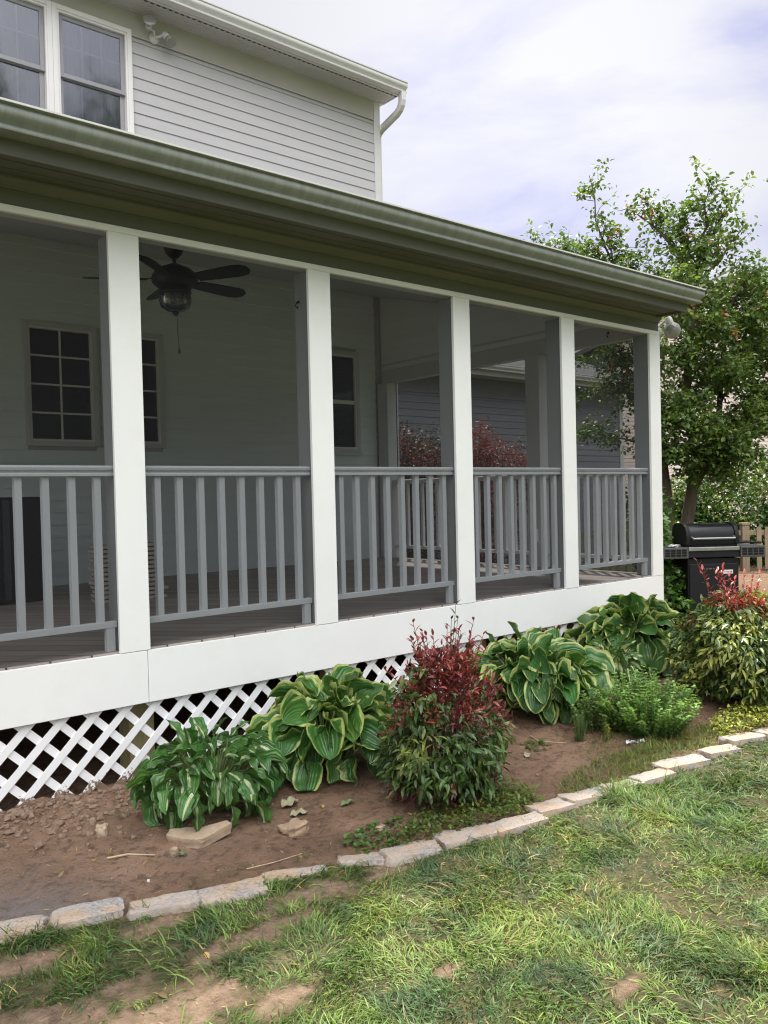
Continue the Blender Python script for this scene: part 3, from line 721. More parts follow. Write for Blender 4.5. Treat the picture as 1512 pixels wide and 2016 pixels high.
# ridge of loose dirt against the lattice at the left
ridge=np.exp(-((GY+.06)/.13)**2)*(1-sm(1.5,2.3,GX))
Z+=ridge*(.035+.06*(fbm(GX,GY,.10,9)-.35))*near
Z=np.where((GY>.1)&(GX<6.4)&(GX>-3),Z-.06,Z)
def bedz(x,y):
    x=np.asarray(x,float);y=np.asarray(y,float); b=sm(-.03,.03,y-edge(x))
    return gz(x,y)+b*((fbm(x,y,.35,5)-.5)*.05+(fbm(x,y,.07,6)-.5)*.030)+(1-b)*(fbm(x,y,.3,8)-.5)*.03+np.exp(-((y+.06)/.13)**2)*(1-sm(1.5,2.3,x))*(.035+.06*(fbm(x,y,.10,9)-.35))
nx,ny=GX.shape
idx=np.arange(nx*ny).reshape(nx,ny)
F=np.stack([idx[:-1,:-1],idx[1:,:-1],idx[1:,1:],idx[:-1,1:]],-1).reshape(-1,4)
me=bpy.data.meshes.new('ground'); V=np.stack([GX,GY,Z],-1).reshape(-1,3)
me.vertices.add(len(V)); me.vertices.foreach_set('co',V.astype(np.float32).ravel()); me.loops.add(len(F)*4); me.loops.foreach_set('vertex_index',F.astype(np.int32).ravel())
me.polygons.add(len(F)); me.polygons.foreach_set('loop_start',np.arange(0,len(F)*4,4,dtype=np.int32)); me.polygons.foreach_set('loop_total',np.full(len(F),4,dtype=np.int32)); me.update(calc_edges=True)
me.polygons.foreach_set('use_smooth',np.ones(len(F),bool))
silt=np.exp(-(((GX-.75)/.32)**2+((GY+.93)/.16)**2))*.9+.5*np.exp(-(((GX-1.1)/.5)**2+((GY+.85)/.25)**2))*sm(.4,.6,fbm(GX,GY,.3,14)); silt=np.clip(silt,0,1)*bedm
far=sm(4,9,np.hypot(GX-2.5,GY+2)); kd=np.stack([1-soilm,silt,far,np.clip(bare(GX,GY)*(1-bedm)*1.2,0,1)],-1).reshape(-1,4)
mul=(GX>11.5)&(GX<17)&(GY>.5)&(GY<4)   # mulch bed at the fence
kd=kd.reshape(nx,ny,4); kd[mul,0]=.15; kd=kd.reshape(-1,4)
ca=me.color_attributes.new('Kind','FLOAT_COLOR','POINT'); ca.data.foreach_set('color',kd.astype(np.float32).ravel())
me.materials.append(M['ground_soil']); o=bpy.data.objects.new('ground',me); COL.objects.link(o); tag(o,'brown garden bed soil and lawn ground around the porch','ground',kind='structure')

def gpt(x,y,dz=0): return (x,y,float(bedz(x,y))+dz)
# lumpy solid used for stones, rocks, broken concrete
def lump(name,mat,size,loc,rz=0,seed=0,amp=.12,tilt=(0,0),sub=3,facet=.7):
    import bmesh
    bm=bmesh.new(); bmesh.ops.create_cube(bm,size=1); bmesh.ops.subdivide_edges(bm,edges=bm.edges[:],cuts=sub*2+1,use_grid_fill=True)
    r=random.Random(seed); ph=[r.uniform(0,6) for _ in range(9)]
    for v in bm.verts:
        p=v.co.copy(); q=p.copy(); 
        l=max(abs(p.x),abs(p.y),abs(p.z)); ed=sorted([abs(p.x),abs(p.y),abs(p.z)])[1]
        q*= 1-(.055*max(0,(ed-.36)/.14))*facet
        n=math.sin(p.x*7+ph[0]+p.z*3)+math.sin(p.y*6+ph[1]+p.x*4)+math.sin(p.z*8+ph[2]+p.y*5)+.7*math.sin(p.x*19+ph[3]+p.y*13)+.7*math.sin(p.y*23+ph[4]+p.z*17+p.x*9)
        q+=p.normalized()*n*amp*.12+Vector((r.uniform(-1,1),r.uniform(-1,1),r.uniform(-1,1)))*amp*.06
        v.co=Vector((q.x*size[0],q.y*size[1],q.z*size[2]))
    Mx=Matrix.Rotation(rz,4,'Z')@Matrix.Rotation(tilt[0],4,'X')@Matrix.Rotation(tilt[1],4,'Y'); bmesh.ops.transform(bm,matrix=Mx,verts=bm.verts)
    me=bpy.data.meshes.new(name); bm.to_mesh(me); bm.free(); me.materials.append(mat)
    me.polygons.foreach_set('use_smooth',[True]*len(me.polygons)); me.set_sharp_from_angle(angle=R_(38))
    o=bpy.data.objects.new(name,me); COL.objects.link(o); o.location=loc; return o
desc=['pale tan edging stone cut by the left edge of the photo','long buff edging stone beside the first grass tuft','gray and orange edging stone below the concrete chunk','speckled gray granite edging stone left of the gap in the border',
'granite edging stone lying askew by the bare soil gap','half-buried edging stone just after the bare soil gap','orange-tinted edging stone left of the red shrub weeds','gray edging stone below the weeds of the red shrub',
'broad gray edging stone right of the dark red shrub','small edging stone where the lawn turns dark green','edging stone beside the bare soil near the sprig','short edging stone in front of the rosemary sprig','edging stone below the plastic scrap','long pale edging stone in front of the herb clump','pale edging stone right of the herb clump','edging stone at the right edge of the photo below the yellow weeds','edging stone just beyond the right edge, nearer one','edging stone just beyond the right edge, farther one']
for i,(a,b,c,d) in enumerate(STONES):
    cx,cy=(a+c)/2,(b+d)/2; L=math.hypot(c-a,d-b); an=math.atan2(d-b,c-a); wd=.112+.015*math.sin(i*2.1)
    if i==4: wd=.07
    cx-=math.sin(an)*wd/2; cy+=math.cos(an)*wd/2
    z=float(gz(cx,cy)); hh=.085
    up=-.008 if i!=5 else -.015
    o=lump('edging_stone',M['granite'],(L*1.05,wd,hh),(cx,cy,z+up-.012+.004*math.sin(i)),an+R_(2.0*math.sin(i*1.7)),seed=i,amp=.15,tilt=(R_(-3+3*math.sin(i)),R_(2*math.cos(i*1.3))))
    tag(o,desc[i],'edging stone','granite stones edging the garden bed')
# broken concrete chunk and rocks
import bmesh
def slab_chunk(name,mat,outline,th,loc,rz,tilt,seed):
    r=random.Random(seed); bm=bmesh.new(); vs_=[bm.verts.new((a,b,0)) for a,b in outline]; f=bm.faces.new(vs_)
    ex=bmesh.ops.extrude_face_region(bm,geom=[f]); bmesh.ops.translate(bm,vec=(0,0,th),verts=[v for v in ex['geom'] if isinstance(v,bmesh.types.BMVert)])
    bmesh.ops.recalc_face_normals(bm,faces=bm.faces); bmesh.ops.triangulate(bm,faces=bm.faces[:]); bmesh.ops.subdivide_edges(bm,edges=bm.edges[:],cuts=4,use_grid_fill=True)
    for v in bm.verts:
        n=math.sin(v.co.x*60+seed)*math.sin(v.co.y*55)*.0016
        v.co+=Vector((r.uniform(-1,1)*.0016+(n if v.co.z<th*.99 else 0),r.uniform(-1,1)*.0016,(r.uniform(-1,1)*.0009+n*.8)))
        if v.co.z<th*.5: v.co.x*=.95; v.co.y*=.95
    bmesh.ops.transform(bm,matrix=Matrix.Rotation(rz,4,'Z')@Matrix.Rotation(tilt[0],4,'X')@Matrix.Rotation(tilt[1],4,'Y'),verts=bm.verts)
    me=bpy.data.meshes.new(name); bm.to_mesh(me); bm.free(); me.materials.append(mat); me.polygons.foreach_set('use_smooth',[True]*len(me.polygons)); me.set_sharp_from_angle(angle=R_(35))
    o=bpy.data.objects.new(name,me); COL.objects.link(o); o.location=loc; return o
o=slab_chunk('concrete_chunk',M['concrete'],[(-.135,.005),(-.04,-.055),(.02,-.075),(.135,.03),(.115,.065),(.03,.04),(-.02,.05),(-.125,.06)],.042,gpt(1.60,-.82,-.002),R_(-32),(R_(5),R_(-4)),31); tag(o,'flat broken slab of tan concrete in front of the white-streaked hosta','concrete chunk')
for (x,y,s,h,nm,mt,lab,sd) in ((1.955,-1.0,.115,.055,'rock',M['rock_brown'],'brown rock lying right of the concrete slab',41),(1.32,-.46,.062,.05,'rock',M['concrete'],'small round tan stone on the bare soil left of the white-streaked hosta',42),
  (1.475,-.835,.03,.03,'pebble',M['concrete'],'buff pebble touching the left end of the concrete slab',43),(2.235,-1.25,.04,.022,'pebble',M['concrete'],'flat tan pebble near the weeds left of the dark red shrub',44),(1.30,-.98,.013,.010,'pebble',M['paper'],'tiny white pebble in the bare soil near the border',45)):
    o=lump(nm,mt,(s,s*.75,h),gpt(x,y,h*.22),sd,sd,.34,facet=3.2); tag(o,lab,'rock' if nm=='rock' else 'pebble')
# loose clods along the lattice
import bmesh
bm=bmesh.new()
for k in range(2100):
    r=random.Random(k+900); x=r.uniform(.3,2.2); y=-.04-abs(r.gauss(0,.16)); 
    if k>900: x=r.uniform(.3,6);y=r.uniform(-1.5,-.1)
    if y<float(edge(x))+.08: continue
    s=abs(r.gauss(0,1))*.0075+.0025
    if k>900: s=abs(r.gauss(0,1))*.0032+.0012
    if x>1.6 and k<=900: s*=.6
    g=bmesh.ops.create_icosphere(bm,subdivisions=1 if s<.008 else 2,radius=s); z=float(bedz(x,y)); sc3=(r.uniform(.8,1.5),r.uniform(.8,1.3),r.uniform(.5,.9)); a=r.uniform(0,3)
    for v in g['verts']:
        n=1+.28*math.sin(v.co.x/s*3+k)*math.cos(v.co.y/s*3+k*.7)+r.uniform(-.12,.12); p=v.co*n
        p=Vector((p.x*sc3[0],p.y*sc3[1],p.z*sc3[2])); p.rotate(Matrix.Rotation(a,3,'Z')); v.co=p+Vector((x,y,z+s*.3))
me=bpy.data.meshes.new('soil_clods'); bm.to_mesh(me); bm.free(); me.materials.append(basic('clod_soil',(.20,.135,.095),.98,.3,30,.8,120)); o=bpy.data.objects.new('soil_clods',me); COL.objects.link(o)
tag(o,'loose crumbly clods of brown soil heaped along the lattice','soil clods',kind='stuff')
# fallen leaves, sticks, plastic
def litter(name,x,y,rz,L,Wd,mat,lab,cat,cup=.5,bend=.6,dz=.006,shape='ovate'):
    fb=FB(); z=float(bedz(x,y))+dz; fb.leaves([(x,y,z)],rz,.35,bend,L,Wd,.15,cup*.6,(.3,.3,.2),6,8,shape,.45,zmin=z-.004)
    o=fb.build(name,mat); so=o.modifiers.new('thick','SOLIDIFY'); so.thickness=.0012; tag(o,lab,cat)
litter('fallen_leaf',2.03,-.79,.2,.11,.055,M['dry_leaf'],'curled pale fallen leaf right of the white-streaked hosta','fallen leaf')
litter('fallen_leaf',2.02,-.87,-.4,.09,.04,M['dry_leaf'],'gray shredded fallen leaf just behind the brown rock','fallen leaf')
litter('fallen_leaf',2.26,-.93,.1,.09,.03,M['green_leaf_litter'],'small fallen leaf below the big yellow-edged hosta','fallen leaf')
litter('fallen_leaf',2.10,-1.25,.5,.10,.035,M['green_leaf_litter'],'folded green fallen leaf near the border stones','fallen leaf')
litter('fallen_leaf',1.50,-.91,2.5,.06,.03,M['green_leaf_litter'],'green leaf scrap under the concrete slab','fallen leaf')
litter('fallen_leaf',3.33,-1.13,.4,.06,.035,M['dry_leaf'],'tan dry leaf on the soil left of the grass clump','fallen leaf')
def stick(name,pts,r,mat,lab,cat='twig'):
    P=[gpt(x,y,r*1.2+.004) for x,y in pts]; o=MB().tube(P,[r,r*.9,r*.6][:len(P)] if len(P)==3 else r,6).build(name,mat,None,smooth=True,org=P[0]); tag(o,lab,cat)
stick('twig',[(1.24,-.72),(1.31,-.76),(1.40,-.82)],.0045,M['twig'],'pale straw twig on the bare soil above the border')
stick('twig',[(1.27,-.95),(1.32,-.96),(1.37,-.93)],.002,M['dark_twig'],'thin dark twig in the middle of the bare soil')
stick('twig',[(1.13,-.87),(1.17,-.93),(1.20,-.96)],.002,M['dark_twig'],'short dark twig nearest the left edge of the bed')
stick('twig',[(3.62,-.92),(3.56,-1.03),(3.66,-1.14)],.0035,M['twig'],'bent straw stalk left of the rosemary sprig')
stick('twig',[(3.9,-1.0),(4.02,-1.06),(4.12,-1.14)],.0035,M['twig'],'straight straw stalk behind the rosemary sprig')
stick('twig',[(1.62,-1.17),(1.72,-1.21),(1.84,-1.23)],.002,M['twig'],'fine straw strand beside the granite edging')
fb=FB(); z=gpt(3.84,-1.42)[2]
for k in range(5): fb.leaves([(3.82+.02*k,-1.42-.008*k,z+.01)],k*1.3,.9,1.6,.025,.022,.4,.9,(.6,.6,.6),5,5,'ovate',.5,zmin=z)
o=fb.build('plastic_scrap',M['plastic_scrap']); tag(o,'crumpled clear plastic scrap on the weeds below the herb clump','plastic')

# ================================================================== PLANTS
def stems_tube(roots,tips,r0,r1,name,mat,parent,sag=0):
    mb=MB()
    for a,b in zip(roots,tips):
        a=Vector(a);b=Vector(b); mid=(a+b)/2+Vector((0,0,sag*(b-a).length)); mb.tube([a,mid,b],[r0,(r0+r1)/2,r1],5,cap=False)
    return mb.build(name,mat,parent,smooth=True)
def hosta(x,y,H,Rr,n,LL,WW,mat,label,seed,colr,droop=1.0,shape='cordate',wv=.12,mix=1,group='hostas in the garden bed'):
    r=np.random.default_rng(seed); z0=float(bedz(x,y)); t=thing('hosta',label,'hosta',(x,y,z0),group)
    k=np.arange(n); u=(k+.5)/n
    az=k*2.39996+r.normal(0,.35,n); phi=R_(100)*u**.56+r.normal(0,.07,n)
    rad=Rr*.74*np.sin(phi)*r.uniform(.72,1.12,n); h=H*(.24+.40*np.cos(phi)**2*np.sign(np.cos(phi))+.20*np.sin(phi)*(np.cos(phi)>0))*r.uniform(.82,1.12,n)
    base=np.stack([x+np.cos(az)*rad,y+np.sin(az)*rad,z0+np.maximum(h,.05)],-1)
    # keep off the lattice
    base[:,1]=np.minimum(base[:,1],-.13)
    pitch=R_(74)-phi*1.22*droop+r.normal(0,.36,n); bend=R_(30)+R_(45)*r.random(n)*droop
    L=LL*(.78+.34*r.random(n))*(.80+.30*np.sin(PI*u)); Wd=L*WW*r.uniform(.85,1.1,n)
    g=r.uniform(.75,1.25,(n,1))*np.array(colr)[None]*np.array([1,1,1])+r.normal(0,.004,(n,3)); g=np.clip(g,.004,1)
    fb=FB(); fb.leaves(base,az+r.normal(0,.5,n),pitch,bend,L,Wd,r.normal(0,.58,n),r.uniform(.1,.9,n),g,8,10,shape,wv,zmin=z0+.006)
    V=fb.V[0]; 
    V[:,1]=np.where(V[:,1]>-.035,-.035-(V[:,1]+.035)*.05,V[:,1])
    fb.build('leaves',mat,t)
    roots=[(x+.03*math.cos(a),y+.03*math.sin(a),z0-.01) for a in az]
    mb=MB()
    for a,b,A in zip(roots,base,az):
        a=Vector(a);b=Vector(b); mid=a.lerp(b,.55)+Vector((0,0,.10*(b-a).length)); mb.tube([a,mid,b],[.0055,.0045,.0032],5,cap=False)
    mb.build('stalks',M['stem_green'],t,smooth=True)
    return t
hosta(1.80,-.54,.45,.37,150,.145,.58,M['hosta_center'],'low hosta with white-streaked leaf centers nearest the left of the bed',21,(.062,.150,.034),1.15,'ovate',wv=.25)
hosta(2.52,-.50,.57,.35,105,.195,.90,M['hosta_margin'],'large hosta with yellow-edged leaves left of the dark red shrub',22,(.055,.145,.030),1.0,wv=.16)
hosta(4.03,-.60,.57,.43,155,.190,.74,M['hosta_margin'],'wide yellow-edged hosta right of the dark red shrub',23,(.050,.135,.032),.95,wv=.18)
hosta(5.42,-.42,.60,.40,130,.205,.90,M['hosta_margin'],'yellow-edged hosta at the corner of the porch beside the grill',24,(.055,.135,.036),1.0,wv=.15)
hosta(4.86,-.60,.38,.26,110,.13,.5,M['hosta_pale'],'small pale cream-streaked hosta between two large yellow-edged hostas',25,(.08,.18,.04),1.2,'ovate',wv=.28)
# bloom stub leaning from the first hosta
def nandina(x,y,H,Rr,ncl,label,seed,redz,cols,group='nandina shrubs',red_frac=.78,mid=1,stemtips=(),leafL=.050,hp=1.0,lown=0):
    r=np.random.default_rng(seed); z0=float(bedz(x,y)); t=thing('nandina_shrub',label,'shrub',(x,y,z0),group)
    # cluster centres on an uneven globe-shaped shell
    th=r.uniform(0,2*PI,ncl); v=r.random(ncl)
    zz=.10+.90*v; prof=np.sin(PI*np.clip(.16+.80*zz,0,1))**.55
    lob=1+.14*np.sin(3*th+1+4*zz)+.10*np.sin(5*th+7*zz)
    rr=Rr*prof*lob*r.random(ncl)**.33
    C=np.stack([x+np.cos(th)*rr,y+np.sin(th)*rr,z0+H*zz*(.86+.14*lob)],-1)
    fb=FB(); nl=9
    hn=zz+r.normal(0,.07,ncl); patch=vnoise(C[:,0]*1.0+C[:,2]*.6,C[:,1]+C[:,2],.16,seed)
    red=((hn>redz)&(patch+r.normal(0,.12,ncl)>1-red_frac))|((hn>redz*.72)&(hn<=redz)&(patch>.60)&(mid>0))|((hn<.22)&(r.random(ncl)<.28))|(r.random(ncl)<.05)
    for j in range(nl):
        off=r.normal(0,.022,(ncl,3)); az=th+r.uniform(-1.4,1.4,ncl); 
        pt=np.where(red&(hn>redz*.7),R_(48),R_(-18))+r.normal(0,.5,ncl)
        cg=np.array(cols['green'])[None]*r.uniform(.55,1.5,(ncl,1)); cy=np.array(cols['yellow'])[None]*r.uniform(.7,1.3,(ncl,1)); cr=np.where((r.random(ncl)<.25)[:,None],np.array(cols['shoot'])[None],np.array(cols['red'])[None])*r.uniform(.5,1.5,(ncl,1)); cd=np.array(cols['dark'])[None]*r.uniform(.6,1.4,(ncl,1))
        py=vnoise(C[:,0]+9,C[:,2]+C[:,1],.12,seed+3)+r.normal(0,.12,ncl)
        col=np.where((py>cols.get('yt',.66))[:,None],cy,cg); col=np.where((red&(hn>redz*.7))[:,None],cr,col); col=np.where((red&(hn<=redz*.7))[:,None],cd,col)
        L=leafL*r.uniform(.65,1.25,ncl)*np.where(red,.72,1.12); 
        fb.leaves(C+off,az,pt,R_(30)*r.uniform(.2,1.8,ncl),L,L*.30,r.normal(0,.5,ncl),.35,col,2,4,'lance')
    # upright red shoots
    roots=[];tips=[]
    for (dx,dy,zt,n2,kind) in stemtips:
        P0=np.array([x+dx*.45,y+dy*.45,z0+H*.72]); P1=np.array([x+dx,y+dy,z0+zt]); roots.append(P0);tips.append(P1)
        s=np.linspace(.25,1,n2); base=P0[None]*(1-s[:,None])+P1[None]*s[:,None]
        k=np.arange(n2); c=np.array(cols['shoot'] if kind==0 else (.07,.09,.05))
        fb.leaves(base,k*2.4+r.random(n2),R_(50)+r.normal(0,.2,n2),.4,leafL*r.uniform(.5,.95,n2),leafL*.26,0,.3,c[None]*r.uniform(.6,1.4,(n2,1)),2,4,'lance')
    if lown:
        a=r.uniform(0,2*PI,lown); q=Rr*r.uniform(.3,.9,lown)
        fb.leaves(np.stack([x+np.cos(a)*q,y+np.sin(a)*q,z0+r.uniform(.01,.12,lown)],-1),a,r.normal(.1,.4,lown),.5,leafL,leafL*.3,0,.3,np.array(cols['dark'])[None]*r.uniform(.6,1.4,(lown,1)),2,4,'lance',zmin=z0)
    fb.build('foliage',M['leaf_glossy'],t)
    n=34; a=r.uniform(0,2*PI,n); q=Rr*r.uniform(.2,.8,n); R0=[(x+.05*math.cos(b),y+.05*math.sin(b),z0-.01) for b in a]; T0=[(x+math.cos(b)*c,y+math.sin(b)*c,z0+H*r.uniform(.5,.85)) for b,c in zip(a,q)]
    stems_tube(R0,T0,.006,.003,'stems',M['stem_red'],t,.04)
    if roots: stems_tube([tuple(p) for p in roots],[tuple(p) for p in tips],.0025,.0012,'shoots',M['stem_red'],t,.02)
    return t
C1={'green':(.050,.095,.032),'yellow':(.16,.20,.08),'red':(.135,.034,.038),'dark':(.085,.022,.026),'shoot':(.26,.055,.065),'yt':.58}
rs=np.random.default_rng(5)
tips=[(rs.uniform(-.22,.24),rs.uniform(-.18,.18),rs.uniform(.60,.84),13,0) for _ in range(30)]+[(.13,.03,.90,8,1),(.07,.0,.84,8,1),(-.10,.02,.80,10,0),(.19,.08,.82,5,1),(-.16,-.02,.78,9,0),(-.25,-.03,.60,12,0),(.02,-.05,.79,14,0),(.17,.04,.76,7,1)]
nandina(2.65,-1.22,.66,.27,700,'dark red-topped nandina shrub in the middle of the bed',51,.60,C1,stemtips=tips,lown=160)
C2={'green':(.075,.125,.040),'yellow':(.27,.31,.10),'red':(.28,.08,.07),'dark':(.07,.08,.03),'shoot':(.36,.06,.085),'yt':.50}
tips=[(rs.uniform(-.10,.10)-.12,rs.uniform(-.1,.1),rs.uniform(.62,.86),14,0) for _ in range(12)]+[(rs.uniform(-.08,.3),rs.uniform(-.1,.1)-.08,rs.uniform(.62,.80),14,0) for _ in range(12)]+[(-.27,.16,.90,12,0),(-.24,.14,.84,14,0),(-.16,.06,.82,14,0)]
nandina(5.12,-1.42,.66,.42,1000,'yellow-green nandina shrub with bright red shoots in front of the grill',52,.95,C2,stemtips=tips,leafL=.055,red_frac=.55,mid=0)

def herb(name,label,cat,x,y,H,Rr,n,seed,col,leafL=.016,spread=.5,nodes=22,parent_mat=None,ell=(1,1),nw=.55,group=None):
    r=np.random.default_rng(seed); z0=float(bedz(x,y)); t=thing(name,label,cat,(x,y,z0),group); fb=FB(); roots=[];tips=[]
    for i in range(n):
        a=r.uniform(0,2*PI); q=Rr*math.sqrt(r.random()); h=H*r.uniform(.6,1.0)*(1-.45*(q/Rr)**2)
        p0=np.array([x+math.cos(a)*q*spread*ell[0],y+math.sin(a)*q*spread*ell[1],z0-.01]); p1=np.array([x+math.cos(a)*q*ell[0]+r.normal(0,.01),y+math.sin(a)*q*ell[1],z0+h]); roots.append(tuple(p0));tips.append(tuple(p1))
        s=np.linspace(.12,1,nodes); s=np.repeat(s,3); k=np.arange(len(s)); b=p0[None]*(1-s[:,None])+p1[None]*s[:,None]
        c=np.array(col)[None]*(.55+.75*s[:,None])*r.uniform(.7,1.3)*r.uniform(.8,1.2,(len(s),1))
        fb.leaves(b,k*2.094+ (k//3)*1.05+r.normal(0,.2,len(s)),R_(18)+r.normal(0,.2,len(s)),.4,leafL*r.uniform(.7,1.3,len(s))*(1.1-.4*s),leafL*nw,0,.3,c,2,2,'ovate')
    fb.build('foliage',M['leaf'],t); stems_tube(roots,tips,.0022,.001,'stems',M['stem_green'],t,.0); return t
herb('oregano_clump','bushy upright green herb clump with tiny leaves in front of the hostas','herb plant',4.12,-1.36,.37,.31,150,61,(.155,.27,.085),.030,.50,15,nw=.62)
herb('oregano_clump','low side shoots of tiny-leaved herb left of the bushy clump','herb plant',3.98,-1.12,.26,.15,40,66,(.15,.24,.085),.028,.6,13,nw=.6)
herb('rosemary_sprig','small upright rosemary sprig on bare soil left of the herb clump','herb plant',3.74,-1.17,.20,.045,14,62,(.075,.12,.045),.020,.4,26,nw=.16)
herb('rosemary_sprig','thin feathery sprig leaning against the wide yellow-edged hosta','herb plant',4.20,-.95,.32,.07,10,63,(.085,.12,.045),.026,.3,18,nw=.16)
herb('yellow_sprig','spindly sprig with a yellow-green top between rosemary and herb clump','herb plant',3.80,-1.30,.14,.03,4,64,(.25,.26,.07),.016,.5,10)
herb('clover_patch','small weedy tuft on the soil left of the rosemary sprig','weed',3.50,-1.06,.035,.075,30,65,(.07,.11,.03),.016,1,4)
# weeds and ground cover (stuff)
r=np.random.default_rng(71)
fb=FB()
def patch(cx,cy,rx,ry,n,col,L,shape='ovate',W_=.5,h=.05,pmin=.2):
    a=r.uniform(0,2*PI,n); q=np.sqrt(r.random(n)); x=cx+np.cos(a)*q*rx; y=cy+np.sin(a)*q*ry; ok=(y>edge(x)+.045)&(y<-.05); x=x[ok];y=y[ok]; m=len(x)
    fb.leaves(np.stack([x,y,bedz(x,y)+r.random(m)*h],-1),r.uniform(0,2*PI,m),r.uniform(pmin,1.2,m),r.uniform(.2,1.4,m),L*r.uniform(.5,1.3,m),L*W_,0,.2,np.array(col)[None]*r.uniform(.5,1.5,(m,1)),2,3,shape)
patch(2.55,-1.46,.42,.14,1500,(.085,.13,.035),.022,h=.06)
patch(2.80,-1.42,.20,.20,500,(.13,.19,.04),.024,h=.05)
patch(2.18,-1.32,.18,.12,120,(.06,.12,.03),.035,h=.02)
patch(3.5,-1.58,.45,.14,1500,(.13,.17,.05),.045,'blade',.07,.005,.5)
patch(4.0,-1.60,.50,.14,1700,(.14,.18,.05),.045,'blade',.07,.005,.5)
patch(3.85,-1.40,.30,.20,700,(.12,.15,.04),.03,'blade',.08,.005,.5)
patch(4.7,-1.72,.45,.18,1600,(.26,.30,.06),.026,h=.08)
patch(4.3,-1.65,.35,.12,600,(.20,.22,.06),.03,'blade',.1,.01,.5)
patch(1.9,-1.30,.25,.06,60,(.10,.13,.04),.04,'blade',.07,.005,.5)
patch(1.5,-1.15,.15,.05,60,(.10,.13,.04),.04,'blade',.07,.005,.5)
patch(1.45,-.3,.08,.06,50,(.10,.13,.04),.03,'blade',.07,.005,.5)
patch(5.6,-.9,.5,.4,500,(.08,.11,.03),.03,h=.03)
o=fb.build('weeds',M['leaf']); tag(o,'low weeds and seedlings creeping over the soil behind the stones','weeds',kind='stuff')
# small straw and leaf crumbs on soil
fb=FB(); n=3200; x=r.uniform(.4,6,n); y=r.uniform(-2.5,-.1,n); ok=y>edge(x)-.9; x=x[ok];y=y[ok];n=len(x)
fb.leaves(np.stack([x,y,bedz(x,y)+.004],-1),r.uniform(0,6.28,n),r.normal(0,.15,n),0,r.uniform(.006,.028,n),r.uniform(.0015,.005,n),0,.2,np.array((.30,.22,.13))[None]*r.uniform(.3,1.5,(n,1)),1,2,'lance')
n=260; x=r.uniform(.4,3.0,n); y=r.uniform(-2.7,-.4,n)
fb.leaves(np.stack([x,y,bedz(x,y)+.006],-1),r.uniform(0,6.28,n),r.normal(.1,.2,n),r.uniform(-.3,.6,n),r.uniform(.02,.065,n),r.choice([.003,.004,.016],n,p=[.5,.3,.2]),r.normal(0,.4,n),.4,np.array((.36,.26,.15))[None]*r.uniform(.4,1.4,(n,1)),2,4,'lance')
o=fb.build('soil_debris',M['leaf']); tag(o,'bits of straw and dry leaf scattered on the brown soil','debris',kind='stuff')

# ================================================================== LAWN
def lawn(n,x0,x1,y0,y1,seed,Lm,Wm):
    r=np.random.default_rng(seed); x=r.uniform(x0,x1,n); y=r.uniform(y0,y1,n)
    ok=(y<edge(x)-.04+.03*r.random(n)-.0) 
    bb=bare(x,y); dens=fbm(x,y,.22,21); thin=np.clip((2.15-x)/1.3,0,1)*np.clip((y+2.9)/.8,0,1)
    pr=np.clip(1.15-1.3*bb-.9*thin*sm(.40,.60,1-dens)*1.2,0.015,1)*np.where(dens<.34,.75,1)
    ok&=r.random(n)<pr
    x=x[ok];y=y[ok];n=len(x)
    hgt=.44+1.15*np.clip((fbm(x,y,.16,22)-.28)*1.7,0,1); dirn=vnoise(x,y,.25,23)*12.0; cl=fbm(x,y,.35,24); cl2=vnoise(x,y,.10,25)
    az=dirn+r.normal(0,.9,n); pitch=R_(62)-R_(48)*vnoise(x,y,.2,26)+r.normal(0,.28,n); bend=R_(25)+R_(75)*r.random(n)
    L=Lm*hgt*r.uniform(.5,1.35,n)
    a=np.array((.075,.140,.040));b=np.array((.185,.275,.080));c=np.array((.050,.095,.045)); d=np.array((.34,.29,.14))
    k=sm(.38,.62,cl+(y+2.3)*-.10+r.normal(0,.08,n))[:,None]; col=a*(1-k)+b*k; k2=(sm(.55,.8,cl2)*.7)[:,None]; col=col*(1-k2)+c*k2
    k3=((r.random(n)<.05+.16*sm(.5,.7,fbm(x,y,.5,27)))[:,None]); col=np.where(k3,d*r.uniform(.5,1.1,(n,1)),col); col=col*r.uniform(.45,1.5,(n,1))
    return (np.stack([x,y,bedz(x,y)-.004],-1),az,pitch,bend,L,Wm*r.uniform(.6,1.4,n),r.normal(0,.4,n),.3,np.clip(col,0,1))
fb=FB()
for (n,x0,x1,y0,y1,sd,Lm,Wm,sh) in ((150000,.2,3.4,-3.4,-1.0,81,.060,.0040,1),(92000,3.2,6.6,-3.8,-1.6,82,.064,.0052,1),(14000,-1.5,.4,-3.6,-.9,83,.06,.0044,1),(26000,.4,6.6,-5.2,-3.4,84,.062,.0052,1),(26000,6.4,13,-5.5,-.2,85,.07,.008,1),(70000,.3,4.5,-3.4,-1.0,86,.026,.0034,0)):
    A=list(lawn(n,x0,x1,y0,y1,sd,Lm,Wm))
    if not sh: A[2]=A[2]*.45; A[8]=np.clip(A[8]*.65+np.array((.055,.055,.022))*rng.uniform(.3,1.3,(len(A[8]),1)),0,1)
    fb.leaves(A[0],A[1],A[2],A[3],A[4],A[5],A[6],A[7],A[8],1,3,'blade')
o=fb.build('lawn_grass',M['grass']); tag(o,'patchy green lawn grass in front of the stone border','grass',kind='stuff')
